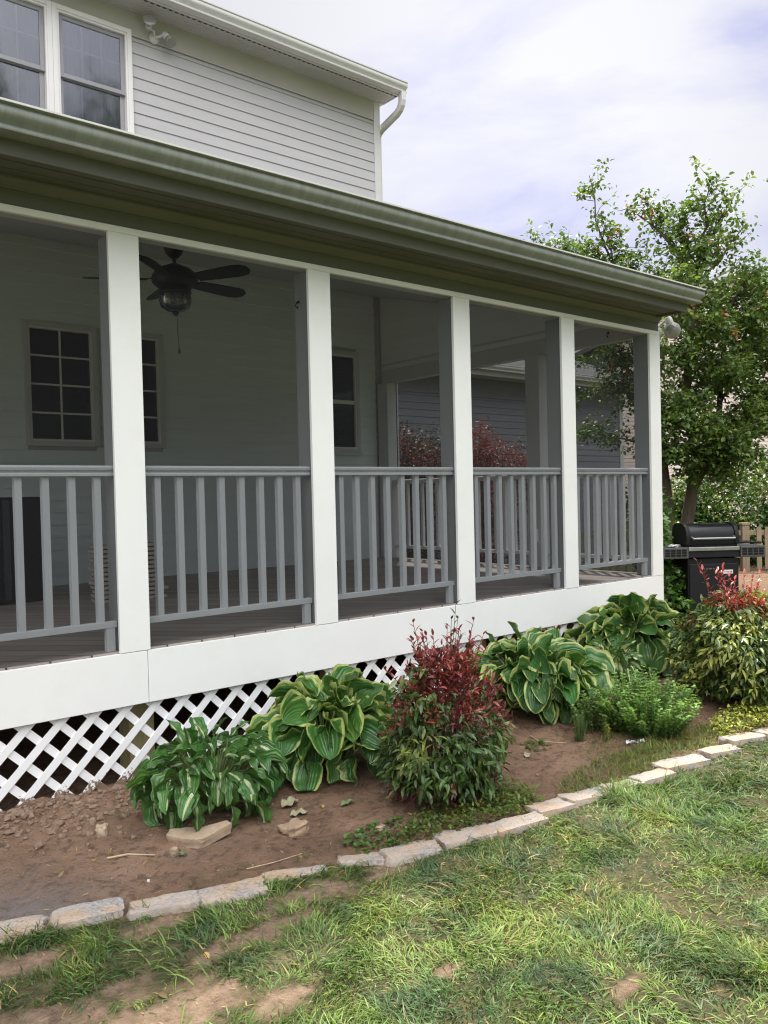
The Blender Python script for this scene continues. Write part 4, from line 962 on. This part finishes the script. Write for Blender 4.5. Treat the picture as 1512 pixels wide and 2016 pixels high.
# ================================================================== CRAPE MYRTLE
LIMBS=[ (9.28,2.69,5.68),(9.39,2.58,5.11),(10.01,2.60,5.37),(9.23,3.50,5.02),(9.24,3.10,4.80),(10.33,2.45,5.15),(10.15,1.96,5.22),(10.31,1.57,5.47),(10.52,1.38,5.16),(10.84,1.37,4.96),(10.21,1.36,4.55),(10.80,1.13,4.36),(9.66,1.55,4.05),(9.98,2.47,4.64),(10.48,1.11,3.56),(9.70,1.24,3.50),(9.35,1.52,3.13),(9.92,1.04,2.86),(10.25,0.89,2.49),(9.48,1.66,2.53),(9.47,1.27,2.24),(9.85,1.08,2.12),(9.35,1.63,2.01),(10.82,2.14,3.92),(10.08,2.74,2.95),(10.01,3.06,3.23),(10.00,3.32,2.86),(10.04,3.28,2.35),(10.18,0.93,1.86),(10.03,1.31,1.78),(11.10,0.98,3.21),(11.32,0.94,3.90),(11.30,0.92,2.21),(9.91,2.13,4.21),(10.92,1.91,3.12),(10.64,2.14,2.77),(11.14,1.50,4.26),(9.59,2.64,3.38),(9.3,3.1,4.3),(8.95,3.3,4.85),(9.1,3.0,4.6),(9.45,2.8,4.5),(9.0,3.5,4.55),(11.8,1.6,3.4),(11.5,2.6,3.9),(10.8,2.9,4.4),(12.0,1.2,2.6),(11.0,.5,2.6) ]
tz=float(gz(10.1,1.9)); tree=thing('crape_myrtle','leafy multi-stemmed crape myrtle tree rising behind the black grill','tree',(10.05,1.95,tz))
rt=np.random.default_rng(3)
S1=[(10.05,1.9,tz-.05),(10.13,1.86,1.0),(10.26,1.77,1.9),(10.18,1.86,2.72),(10.26,1.83,3.5),(10.34,1.78,4.2)]
S2=[(9.95,2.0,tz-.05),(9.96,2.01,1.24),(9.90,2.06,1.92),(9.98,2.14,2.6),(9.98,2.4,3.1),(9.75,2.6,3.9)]
S3=[(10.21,1.82,1.45),(10.35,1.72,1.75),(10.5,1.6,2.2),(10.55,1.57,3.0),(10.6,1.5,3.8)]
mb=MB(); mb.tube(S1,[.10,.085,.07,.055,.042,.03],9); mb.tube(S2,[.08,.065,.055,.045,.035,.022],9); mb.tube(S3,[.055,.05,.042,.035,.025],8)
mb.build('trunk',M['bark'],tree,smooth=True)
allp=[np.array(p) for S in (S1,S2,S3) for p in [ (np.array(S[i])*(1-t)+np.array(S[i+1])*t) for i in range(1,len(S)-1) for t in (0,.25,.5,.75)]]+[np.array(S1[-1]),np.array(S2[-1]),np.array(S3[-1])]
mb=MB(); tw=[]   # twig polylines that carry leaves
for i,T_ in enumerate(LIMBS):
    T_=np.array(T_); best=min(allp,key=lambda p: np.linalg.norm(T_-p)+ (3 if p[2]>T_[2]-.15 else 0)*1.0)
    d=T_-best; L=np.linalg.norm(d); k=7; P=[]
    for j in range(k+1):
        t=j/k; p=best+d*t+np.array([0,0,.12*L*math.sin(PI*t)*(1 if i%3 else -.3)])+rt.normal(0,.03*L,3)*math.sin(PI*t); P.append(p)
    P[-1]=T_; mb.tube([tuple(p) for p in P],[ .022*(1-j/k)+.004 for j in range(k+1)],6,cap=False)
    # side twigs
    for q in range(13 if T_[2]>4.3 else (10 if T_[1]>2.6 else 23)):
        t=rt.uniform(.22,1.0); j=min(int(t*k),k-1); p=P[j]+(P[j+1]-P[j])*(t*k-j); up=.25 if T_[2]>4 else .0
        dr=rt.normal(0,1,3); dr[2]=abs(dr[2])*.7+up*1.8-.1; dr/=np.linalg.norm(dr); ll=rt.uniform(.20,.55)*(1.0 if T_[2]<4.4 else .75)
        e=p+dr*ll+np.array([0,0,-.03]); m=(p+e)/2+rt.normal(0,.03,3); tw.append((p,m,e)); mb.tube([tuple(p),tuple(m),tuple(e)],[.006,.004,.002],4,cap=False)
    tw.append((P[-3],P[-2],P[-1]))
mb.build('limbs',M['bark'],tree,smooth=True)
# fine twigs with leaves in clumps
B=[];A_=[];SZ=[];CC=[]
for (p,m,e) in tw:
    for q in range(4 if e[2]>4.2 else 7):
        t=rt.uniform(.3,1.05); c=p*(1-t)+e*t+rt.normal(0,.055,3); dr=rt.normal(0,1,3); dr/=np.linalg.norm(dr)
        n=int(rt.integers(5,11)); s=np.linspace(0,.17,n); B.append(c[None]+dr[None]*s[:,None]+rt.normal(0,.012,(n,3))); A_.append(math.atan2(dr[1],dr[0])+np.where(np.arange(n)%2,1.0,-1.0)*1.0+rt.normal(0,.3,n))
        SZ.append(rt.uniform(.05,.085,n)); hue=rt.random(); b=np.array((.075,.130,.045)) if hue<.6 else np.array((.135,.195,.070))
        if hue>.975 and e[2]>3.0: b=np.array((.30,.12,.06))
        CC.append(b[None]*rt.uniform(.6,1.4,(n,1))*(1.25 if e[2]>4 else 1))
B=np.concatenate(B);A_=np.concatenate(A_);SZ=np.concatenate(SZ);CC=np.concatenate(CC); n=len(B)
fb=FB(); fb.leaves(B,A_,rt.normal(.0,.55,n),rt.uniform(.1,.9,n),SZ,SZ*.55,rt.normal(0,.5,n),.25,CC,2,3,'ovate'); fb.build('crown',M['leaf'],tree)
print('tree leaves',n)
# generic leafy mass
def leafy(name,label,cat,blobs,n,L,Wr,col,seed,mat='leaf',trunk=None,group=None,base=None,shape='ovate',ratio=.5,col2=None,lump_=.25):
    r=np.random.default_rng(seed); b0=blobs[0]; base=base or (b0[0],b0[1],float(gz(b0[0],b0[1]))); t=thing(name,label,cat,base,group)
    w=np.array([b[3]*b[4]*b[5] for b in blobs])**(2/3); pick=r.choice(len(blobs),n,p=w/w.sum()); bl=np.array(blobs)[pick]
    d=r.normal(0,1,(n,3)); d/=np.linalg.norm(d,axis=1)[:,None]; q=r.random(n)**.30
    lob=1+lump_*np.sin(d[:,0]*5+bl[:,0]*7+d[:,2]*4)*np.cos(d[:,1]*6+d[:,2]*3+bl[:,1]*3)
    P=bl[:,:3]+d*bl[:,3:6]*(q*lob)[:,None]
    # gather into small sprays
    P+=.5*L*np.sin(P*9/L*.05+r.normal(0,.3,(n,3)))
    g=gz(P[:,0],P[:,1])+.01; P[:,2]=np.maximum(P[:,2],g)
    c=np.array(col)[None]*r.uniform(.55,1.45,(n,1)); 
    if col2 is not None:
        k=(vnoise(P[:,0]+P[:,2],P[:,1]-P[:,2],L*7,seed)+r.normal(0,.15,n)>ratio)[:,None]; c=np.where(k,np.array(col2)[None]*r.uniform(.6,1.4,(n,1)),c)
    l=L*r.uniform(.6,1.3,n)
    fb=FB(); fb.leaves(P,np.arctan2(d[:,1],d[:,0])+r.normal(0,.8,n),r.normal(.1,.6,n),r.uniform(0,1,n),l,l*Wr,r.normal(0,.6,n),.25,c,2,2,shape); fb.build('foliage' if not trunk else 'crown',M[mat],t)
    mb=MB(); 
    if trunk:
        x,y,h,rad=trunk; z=float(gz(x,y)); mb.tube([(x,y,z-.2),(x+.1,y,z+h*.5),(x,y+.1,z+h)],[rad,rad*.75,rad*.35],9)
        for b in blobs: mb.tube([(x,y,z+h*.6),((x+b[0])/2,(y+b[1])/2,(z+h*.6+b[2])/2+.1*h*.3),b[:3]],[rad*.4,rad*.25,rad*.08],6)
        mb.build('trunk',M['bark'],t,smooth=True)
    else:
        for k in range(14): 
            b=blobs[k%len(blobs)]; a=r.uniform(0,6.28); mb.tube([(base[0]+.1*math.cos(a),base[1]+.1*math.sin(a),base[2]-.05),(b[0]+b[3]*.3*math.cos(a),b[1]+b[4]*.3*math.sin(a),b[2]),(b[0]+b[3]*.6*math.cos(a),b[1]+b[4]*.6*math.sin(a),b[2]+b[5]*.5)],[.02,.012,.004],5,cap=False)
        mb.build('stems',M['bark'],t,smooth=True)
    return t
leafy('climbing_shrub','broad-leaved green shrub squeezed between the porch corner and the grill','shrub',[(8.28,1.12,.35,.20,.26,.42),(8.42,1.28,.85,.18,.24,.42),(8.62,1.48,1.25,.24,.26,.30),(8.15,.95,.15,.22,.25,.2)],1500,.085,.72,(.050,.12,.025),91,'leaf_glossy',col2=(.10,.20,.045),ratio=.6)
leafy('holly_bush','dense glossy evergreen bush behind the picket fence','bush',[(16.3,4.1,1.0,1.3,1.2,1.25),(17.6,3.0,1.2,1.3,1.2,1.3),(15.6,4.9,.8,.7,.7,1.0),(19,2.2,1.2,1.5,1.3,1.4)],34000,.10,.6,(.045,.095,.022),92,'leaf_glossy',col2=(.20,.27,.06),ratio=.62,base=(16.5,4,0.0))
leafy('yellow_green_shrub','light yellow-green shrub left of the glossy bush behind the grill','bush',[(15.2,5.4,.75,.6,.6,.95),(14.8,4.9,.4,.5,.5,.5)],7000,.10,.5,(.15,.21,.05),93,col2=(.25,.30,.07),base=(15.1,5.3,0.))
leafy('red_barberry','dark green and red leafed shrub seen through the end screen, left one','bush',[(7.75,4.65,1.2,.62,.55,1.15),(7.55,4.6,2.05,.35,.35,.42),(8.1,4.7,1.9,.35,.35,.5)],9000,.055,.5,(.045,.065,.03),94,col2=(.17,.05,.055),ratio=.5)
leafy('red_barberry','reddish-purple shrub seen through the end screen, right one','bush',[(9.05,4.55,1.2,.72,.55,1.15),(8.8,4.5,2.1,.4,.4,.42),(9.6,4.5,1.8,.45,.4,.5)],10000,.055,.5,(.075,.05,.035),95,col2=(.25,.055,.07),ratio=.42)
# trees that the upstairs windows mirror
leafy('shade_tree','big leafy shade tree on the lawn side, mirrored in the right upstairs window','tree',[(12.6,-18,13.2,2.3,2.5,3.6),(14.5,-18,10.5,3,2.6,3),(11.5,-17,9,2.6,2.4,3)],26000,.17,.6,(.05,.09,.025),96,trunk=(13,-18,10,.4),base=(13,-18,0))
leafy('shade_tree','taller shade tree farther left on the lawn side, mirrored in the left upstairs window','tree',[(6.6,-19,14.5,2.4,2.5,4.4),(4.6,-19,12,3,2.8,4),(6,-18,9,3.4,3,3)],30000,.17,.6,(.05,.09,.025),97,trunk=(5.5,-19,10,.4),base=(5.5,-19,0))
# distant tree line all round
fb=FB(); r=np.random.default_rng(99); n=26000; a=r.uniform(0,2*PI,n); rad=r.uniform(62,78,n); hh=9+4*vnoise(np.cos(a)*30,np.sin(a)*30,4,31)
z=r.random(n)**.7*hh
fb.leaves(np.stack([np.cos(a)*rad+5,np.sin(a)*rad,z],-1),r.uniform(0,6.28,n),r.normal(0,.7,n),.5,r.uniform(.9,1.8,n),1.2,0,.2,np.array((.045,.075,.025))[None]*r.uniform(.5,1.5,(n,1)),1,2,'ovate')
o=fb.build('tree_line',M['leaf']); tag(o,'distant wooded edge beyond the yards','woods',kind='stuff')

# ================================================================== PICKET FENCE
fen=thing('picket_fence','weathered wooden picket fence behind the grill','fence',(14.6,3.3,0))
d=Vector((.78,-.62,0)).normalized(); P0=Vector((14.61,3.32,0)); nn=Vector((.62,.78,0)).normalized()
Tn=lambda s:Matrix.Translation(P0+d*s)@Matrix.Rotation(math.atan2(d.y,d.x),4,'Z')
for s in (-3.6,-1.8,0,2.3,4.6): 
    mb=MB(); z=float(gz(*(P0+d*s)[:2])); mb.box(-.065,.065,-.065,.065,z-.2,.80,Tn(s)); mb.box(-.075,.075,-.075,.075,.801,.845,Tn(s)); mb.build('fence_post',M['fence_wood'],fen,bevel=.008)
for z in (.22,.62): 
    for a,b in ((-3.53,-1.87),(-1.73,-.07),(.07,2.23),(2.37,4.53)): MB().box(a,b,-.02,.018,z,z+.085,Tn(0)).build('fence_rail',M['fence_wood'],fen)
k=0; s=-3.45
while s<4.5:
    if min(abs(s-q) for q in (-3.6,-1.8,0,2.3,4.6))>.11:
        zt=.76+.012*math.sin(k*2.3); w=.044
        mb=MB(); mb.box(-w,w,-.042,-.022,-.0,zt-.05,Tn(s)); T=Tn(s)
        q=[(-w,zt-.05),(w,zt-.05),(w*.45,zt),(-w*.45,zt)]
        nb=len(mb.v); mb.v+=[tuple(T@Vector((a,yy,z))) for yy in (-.042,-.022) for a,z in q]; mb.f+=[(nb,nb+1,nb+2,nb+3),(nb+7,nb+6,nb+5,nb+4)]+[(nb+i,nb+4+i,nb+4+(i+1)%4,nb+(i+1)%4) for i in range(4)]
        mb.build('picket',M['fence_wood'],fen)
    s+=.148; k+=1

# ================================================================== GRILL
gl=(8.72,.64,float(gz(8.72,.64))); grill=thing('gas_grill','black gas grill with side shelves and a white sticker on its cart','grill',gl)
G=Matrix.Translation((8.60,.76,gl[2]))@Matrix.Rotation(R_(-38),4,'Z')@Matrix.Diagonal((.93,.93,1.05,1))
def gb(name,x0,x1,y0,y1,z0,z1,mat,p=None,bev=.006): return MB().box(x0,x1,y0,y1,z0,z1,G).build(name,M[mat],p or grill,bevel=bev)
cart=gb('cart',-.30,.30,-.22,.22,.07,.655,'black_metal')
gb('door',-.285,.285,-.236,-.2215,.10,.60,'black_plastic',cart)
gb('sticker',.09,.225,-.2385,-.2366,.495,.535,'paper',cart,0)
mb=MB()
for a in (.10,.125,.15,.163,.185,.205): mb.box(a,a+.009,-.2395,-.2388,.505+.004*(a*100%2),.522,G)
mb.build('sticker_print',M['grill_grey'],cart)
mb=MB(); 
for a in (-.12,-.09,-.06,-.045,-.01,.03): mb.box(a,a+.018,-.2385,-.2368,.545,.552,G)
mb.build('lettering',M['steel'],cart)
for k in range(4): gb('vent_slot',-.3035,-.3005,-.08,.06,.38-.02*k,.388-.02*k,'grill_grey',cart,0)
for sx_ in (-.26,.26):
    for sy_ in (-.18,.18): MB().lathe([(.045,-.018),(.05,-.012),(.05,.012),(.045,.018)],G@Vector((sx_,sy_,.051)),18,G.to_3x3()@Vector((1,0,0))).build('wheel',M['black_plastic'],grill,smooth=True)
gb('firebox',-.30,.30,-.20,.20,.66,.80,'black_metal')
gb('control_panel',-.30,.30,-.262,-.205,.735,.775,'steel')
gb('panel_front',-.299,.299,-.245,-.205,.665,.733,'black_plastic')
# lid: curved front, flat cast end plates
prof=[(-.215,.80),(-.218,.86),(-.205,.925),(-.17,.975),(-.11,1.0),(.0,1.012),(.12,1.005),(.19,.97),(.21,.90),(.21,.80)]
def extr(x0,x1,pr,name,mat,parent,bev=.004):
    mb=MB(); n=len(pr)
    for X in (x0,x1): mb.v+=[tuple(G@Vector((X,a,b))) for a,b in pr]
    mb.f+=[tuple(range(n)),tuple(range(2*n-1,n-1,-1))]+[(i,n+i,n+(i+1)%n,(i+1)%n) for i in range(n)]
    return mb.build(name,M[mat],parent,smooth=True,bevel=bev)
lid=extr(-.262,.262,prof,'lid','lid_enamel',grill)
for a,b in ((-.312,-.264),(.264,.312)): extr(a,b,[(p[0]*1.05,.80+(p[1]-.80)*1.05) for p in prof],'lid_end','black_metal',lid)
MB().tube([tuple(G@Vector(p)) for p in ((-.25,-.215,.875),(-.245,-.262,.862),(.245,-.262,.862),(.25,-.215,.875))],.013,10).build('handle',M['steel'],lid,smooth=True)
# side shelves with grilled fronts
for s,nm in ((-1,'side_shelf'),(1,'side_shelf')):
    x0,x1=(-.60,-.305) if s<0 else (.305,.60)
    sh=gb(nm,x0,x1,-.27,.20,.662,.775,'grill_grey'); 
    mb=MB(); W4=(x1-x0-.05)/4
    for c in range(4):
        for rr in range(3): mb.box(x0+.02+c*(W4+.004),x0+.02+c*(W4+.004)+W4-.008,-.2735,-.2705,.685+rr*.026,.705+rr*.026,G)
    mb.build('grille',M['black_metal'],sh)
MB().tube([tuple(G@Vector(p)) for p in ((.36,-.05,.80),(.45,-.1,.812),(.62,-.12,.80))],.014,8).build('hose',M['black_plastic'],None,smooth=True)
o=bpy.data.objects['hose']; o.name='barbecue_tongs'; tag(o,'dark barbecue tool lying on the right side shelf of the grill','grill tool')
import bmesh as _b
o=lump('rag',M['cloth'],(.12,.08,.022),tuple(G@Vector((-.42,-.12,.787))),.3,77,.9); tag(o,'small white rag crumpled on the left side shelf of the grill','rag')

# ================================================================== NEIGHBOURING BUILDINGS
gar=thing('neighbor_garage','low neighboring building with gray lap siding and shingle roof seen through the end screens','building',(11,6,0))
GY=5.75; X1=14.45
siding(6.9,X1,-.1,3.42,[],.1135,M['neighbor_siding'],'siding_wall',gar,y=GY)
MB().box(6.9,X1,GY+.0,GY+5,-.1,3.44).build('wall_core',M['neighbor_siding'],gar)
MB().box(X1-.10,X1+.01,GY-.03,GY-.0125,-.1,3.40).build('corner_board',M['gutter_white'],gar)
MB().box(6.9,X1,GY-.025,GY-.013,3.12,3.42).build('frieze_board',M['neighbor_siding'],gar)
MB().box(6.8,X1+.3,GY-.40,GY-.03,3.43,3.45).build('soffit',M['soffit_grey'],gar)
MB().box(6.8,X1+.3,GY-.42,GY-.402,3.42,3.60).build('fascia',M['gutter_white'],gar)
kgut(6.8,X1+.32,GY-.423,3.50,.11,.105,'gutter',M['gutter_white'],gar)
ex0,ex1,ey0,ey1,ez,rz_=6.8,X1+.34,GY-.46,GY+5.4,3.615,5.05
rc=(ey0+ey1)/2; a_=(ex0+2.9,rc,rz_); b_=(ex1-2.9,rc,rz_)
mb=MB(); c=[(ex0,ey0,ez),(ex1,ey0,ez),(ex1,ey1,ez),(ex0,ey1,ez)]
mb.poly([c[0],c[1],b_,a_]).poly([c[1],c[2],b_]).poly([c[2],c[3],a_,b_]).poly([c[3],c[0],a_]).poly(c[::-1])
m2,nt,out=newmat('shingle_courses'); co=objco(nt); s_=nt.nodes.new('ShaderNodeSeparateXYZ'); nt.links.new(co,s_.inputs[0])
f=mth(nt,'FRACT',mth(nt,'MULTIPLY',s_.outputs[2],1/.062)); nz=noise(nt,16,6,.7,co); c_=ramp(nt,nz,[(.3,(.07,.062,.068)),(.7,(.13,.12,.13))]); c_=mixc(nt,mth(nt,'LESS_THAN',f,.14),c_,(.06,.055,.06)); pbr(nt,out,c_,.9,bump(nt,f,.5,.01)); M['shingle_courses']=m2
mb.build('roof',m2,gar)

pk=thing('neighbor_house','pink-beige two-storey neighboring house with a gable and white corner board','house',(24.1,12.45,0))
aR=R_(-33); T=Matrix.Translation((24.1,12.45,0))@Matrix.Rotation(aR,4,'Z'); Wd=8.6; D=9; EZ=6.65; PZ=8.85
def sid(mb,x0,x1f,z0,z1,ex,yf,dep=.015):
    z=z0
    while z<z1-.01:
        zt=min(z+ex,z1); a0,a1=x1f(z),x1f(zt); b=[(a0[0],yf-dep,z),(a0[1],yf-dep,z),(a1[1],yf-.002,zt),(a1[0],yf-.002,zt)]
        mb.poly([tuple(T@Vector(p)) for p in b]); mb.poly([tuple(T@Vector(p)) for p in ((a0[0],yf,z),(a0[1],yf,z),(a0[1],yf-dep,z),(a0[0],yf-dep,z))]); z+=ex
mb=MB(); f=lambda z:(0,Wd) if z<=EZ else ((z-EZ)/(PZ-EZ)*Wd/2,Wd-(z-EZ)/(PZ-EZ)*Wd/2)
sid(mb,0,f,-.2,PZ-.05,.125,0); mb.build('siding_wall',M['pink_siding'],pk)
mb=MB(); 
zz=-.2
while zz<EZ: 
    for p in ([( -.015,0,zz),(-.015,D,zz),(-.002,D,zz+.125),(-.002,0,zz+.125)],[(0,0,zz),(0,D,zz),(-.015,D,zz),(-.015,0,zz)]): mb.poly([tuple(T@Vector(q)) for q in p][::-1])
    zz+=.125
mb.build('siding_wall',M['neighbor_siding'],pk)  # side wall colored gray to paint in its shade, unlike the pink front
mb=MB().box(0,Wd,.002,D,-.2,EZ,T); q=[(0,EZ),(Wd,EZ),(Wd/2,PZ-.02)]
nb=len(mb.v); mb.v+=[tuple(T@Vector((a,yy,z))) for yy in (.002,D) for a,z in q]; mb.f+=[(nb,nb+1,nb+2),(nb+5,nb+4,nb+3),(nb+1,nb+4,nb+5,nb+2),(nb,nb+2,nb+5,nb+3)]; mb.build('wall_core',M['pink_siding'],pk)
MB().box(-.04,.10,-.04,-.016,-.2,EZ,T).build('corner_board',M['gutter_white'],pk)
mb=MB()
for sg in (0,1):
    X=lambda t:(t if sg==0 else Wd-t); pts=[(X(-.4),EZ-.25+.02),(X(Wd/2),PZ+.03),(X(Wd/2),PZ+.20),(X(-.4),EZ-.08+.02)]
    nb=len(mb.v); mb.v+=[tuple(T@Vector((a,yy,z))) for yy in (-.35,D+.3) for a,z in pts]; 
    fs=[(0,1,2,3),(7,6,5,4),(0,4,5,1),(1,5,6,2),(2,6,7,3),(3,7,4,0)]; mb.f+=[tuple(nb+i for i in (q_ if sg==0 else q_[::-1])) for q_ in fs]
mb.build('roof',M['shingle'],pk)
mb=MB()
for sg in (0,1):
    X=lambda t:(t if sg==0 else Wd-t); pts=[(X(-.4),EZ-.27),(X(Wd/2),PZ-.0),(X(Wd/2),PZ+.14),(X(-.4),EZ-.13)]
    nb=len(mb.v); mb.v+=[tuple(T@Vector((a,yy,z))) for yy in (-.375,-.352) for a,z in pts]; fs=[(0,1,2,3),(7,6,5,4),(0,4,5,1),(1,5,6,2),(2,6,7,3),(3,7,4,0)]; mb.f+=[tuple(nb+i for i in (q_ if sg==0 else q_[::-1])) for q_ in fs]
mb.build('rake_board',M['gutter_white'],pk)
# ================================================================== SKY, SUN, CAMERA
SUN_EL=R_(61); SUN_AZ=R_(48)      # azimuth measured from +X toward +Y (behind the house, to the right)
w=bpy.data.worlds.new('World'); sc.world=w; w.use_nodes=True; nt=w.node_tree; nt.nodes.clear()
out=nt.nodes.new('ShaderNodeOutputWorld'); bg=nt.nodes.new('ShaderNodeBackground'); nt.links.new(bg.outputs[0],out.inputs[0]); bg.inputs['Strength'].default_value=.12
sk=nt.nodes.new('ShaderNodeTexSky'); sk.sky_type='NISHITA'; sk.sun_disc=False; sk.sun_elevation=SUN_EL; sk.sun_rotation=R_(90)-SUN_AZ; sk.air_density=1.0; sk.dust_density=1.5
tc=nt.nodes.new('ShaderNodeTexCoord'); mp=nt.nodes.new('ShaderNodeMapping'); mp.inputs['Scale'].default_value=(1,1,2.4); mp.inputs['Location'].default_value=(.3,.15,.0); nt.links.new(tc.outputs['Generated'],mp.inputs[0])
n1=noise(nt,2.9,9,.55,mp.outputs[0],.5); n2=noise(nt,1.3,4,.5,mp.outputs[0],.3)
# veiled glow round the hidden sun plus unseen lobes added to front-light the porch
def lobe(d,p):
    v=nt.nodes.new('ShaderNodeVectorMath'); v.operation='DOT_PRODUCT'; nn_=nt.nodes.new('ShaderNodeVectorMath'); nn_.operation='NORMALIZE'; nt.links.new(tc.outputs['Generated'],nn_.inputs[0]); nt.links.new(nn_.outputs[0],v.inputs[0]); v.inputs[1].default_value=Vector(d).normalized(); return mth(nt,'POWER',mth(nt,'MAXIMUM',v.outputs['Value'],0.0),p)
l1=lobe((.717,.567,.406),16.0); l2=lobe((-.28,-.50,.82),6.0)
l3=lobe((-.2,-.9,.35),1.3)
k1=mth(nt,'ADD',mth(nt,'MULTIPLY',n1,.65),mth(nt,'MULTIPLY',n2,.35))
cl=ramp(nt,mth(nt,'ADD',k1,mth(nt,'MULTIPLY',l1,.13)),[(.39,(.46,.51,.84)),(.48,(.64,.65,.93)),(.56,(.86,.85,.98)),(.64,(1,.985,1.0))])
cc=nt.nodes.new('ShaderNodeVectorMath'); cc.operation='SCALE'; nt.links.new(cl,cc.inputs[0]); nt.links.new(mth(nt,'MULTIPLY_ADD',l1,1.6,3.9),cc.inputs['Scale'])
cw=nt.nodes.new('ShaderNodeVectorMath'); cw.operation='SCALE'; cw.inputs[0].default_value=(1.0,1.0,.965); nt.links.new(mth(nt,'MULTIPLY_ADD',l2,37.0,mth(nt,'MULTIPLY',l3,1.7)),cw.inputs['Scale'])
c2_=nt.nodes.new('ShaderNodeVectorMath'); c2_.operation='ADD'; nt.links.new(cc.outputs[0],c2_.inputs[0]); nt.links.new(cw.outputs[0],c2_.inputs[1]); cc=c2_
mx=mixc(nt,.88,sk.outputs[0],cc.outputs[0]); nt.links.new(mx,bg.inputs[0])
sl=bpy.data.lights.new('sun','SUN'); sl.energy=4.8; sl.angle=R_(3.5); sl.color=(1,.95,.86); so=bpy.data.objects.new('sun',sl); COL.objects.link(so)
dv=Vector((math.cos(SUN_EL)*math.cos(SUN_AZ),math.cos(SUN_EL)*math.sin(SUN_AZ),math.sin(SUN_EL))); so.rotation_euler=dv.to_track_quat('Z','Y').to_euler(); so.location=(0,0,20)
cam=bpy.data.cameras.new('camera'); co=bpy.data.objects.new('camera',cam); COL.objects.link(co); sc.camera=co
cam.sensor_fit='VERTICAL'; cam.sensor_height=36; cam.lens=36*1630/2016; cam.clip_start=.05; cam.clip_end=500
right=Vector((0.76687305,-0.64135023,-0.02399174)); down=Vector((-0.03146146,-0.00022933,-0.99950494)); back=Vector((-0.64102722,-0.76724822,0.02035368))
mw=Matrix((right,-down,back)).transposed().to_4x4(); mw.translation=Vector((0,-4,1.5)); co.matrix_world=mw
vs=sc.view_settings; vs.view_transform='Standard'; vs.look='None'; vs.exposure=.62; vs.gamma=1; vs.use_curve_mapping=False
sc.cycles.transparent_max_bounces=16; sc.cycles.max_bounces=8; sc.cycles.use_denoising=True; sc.cycles.filter_width=1.15
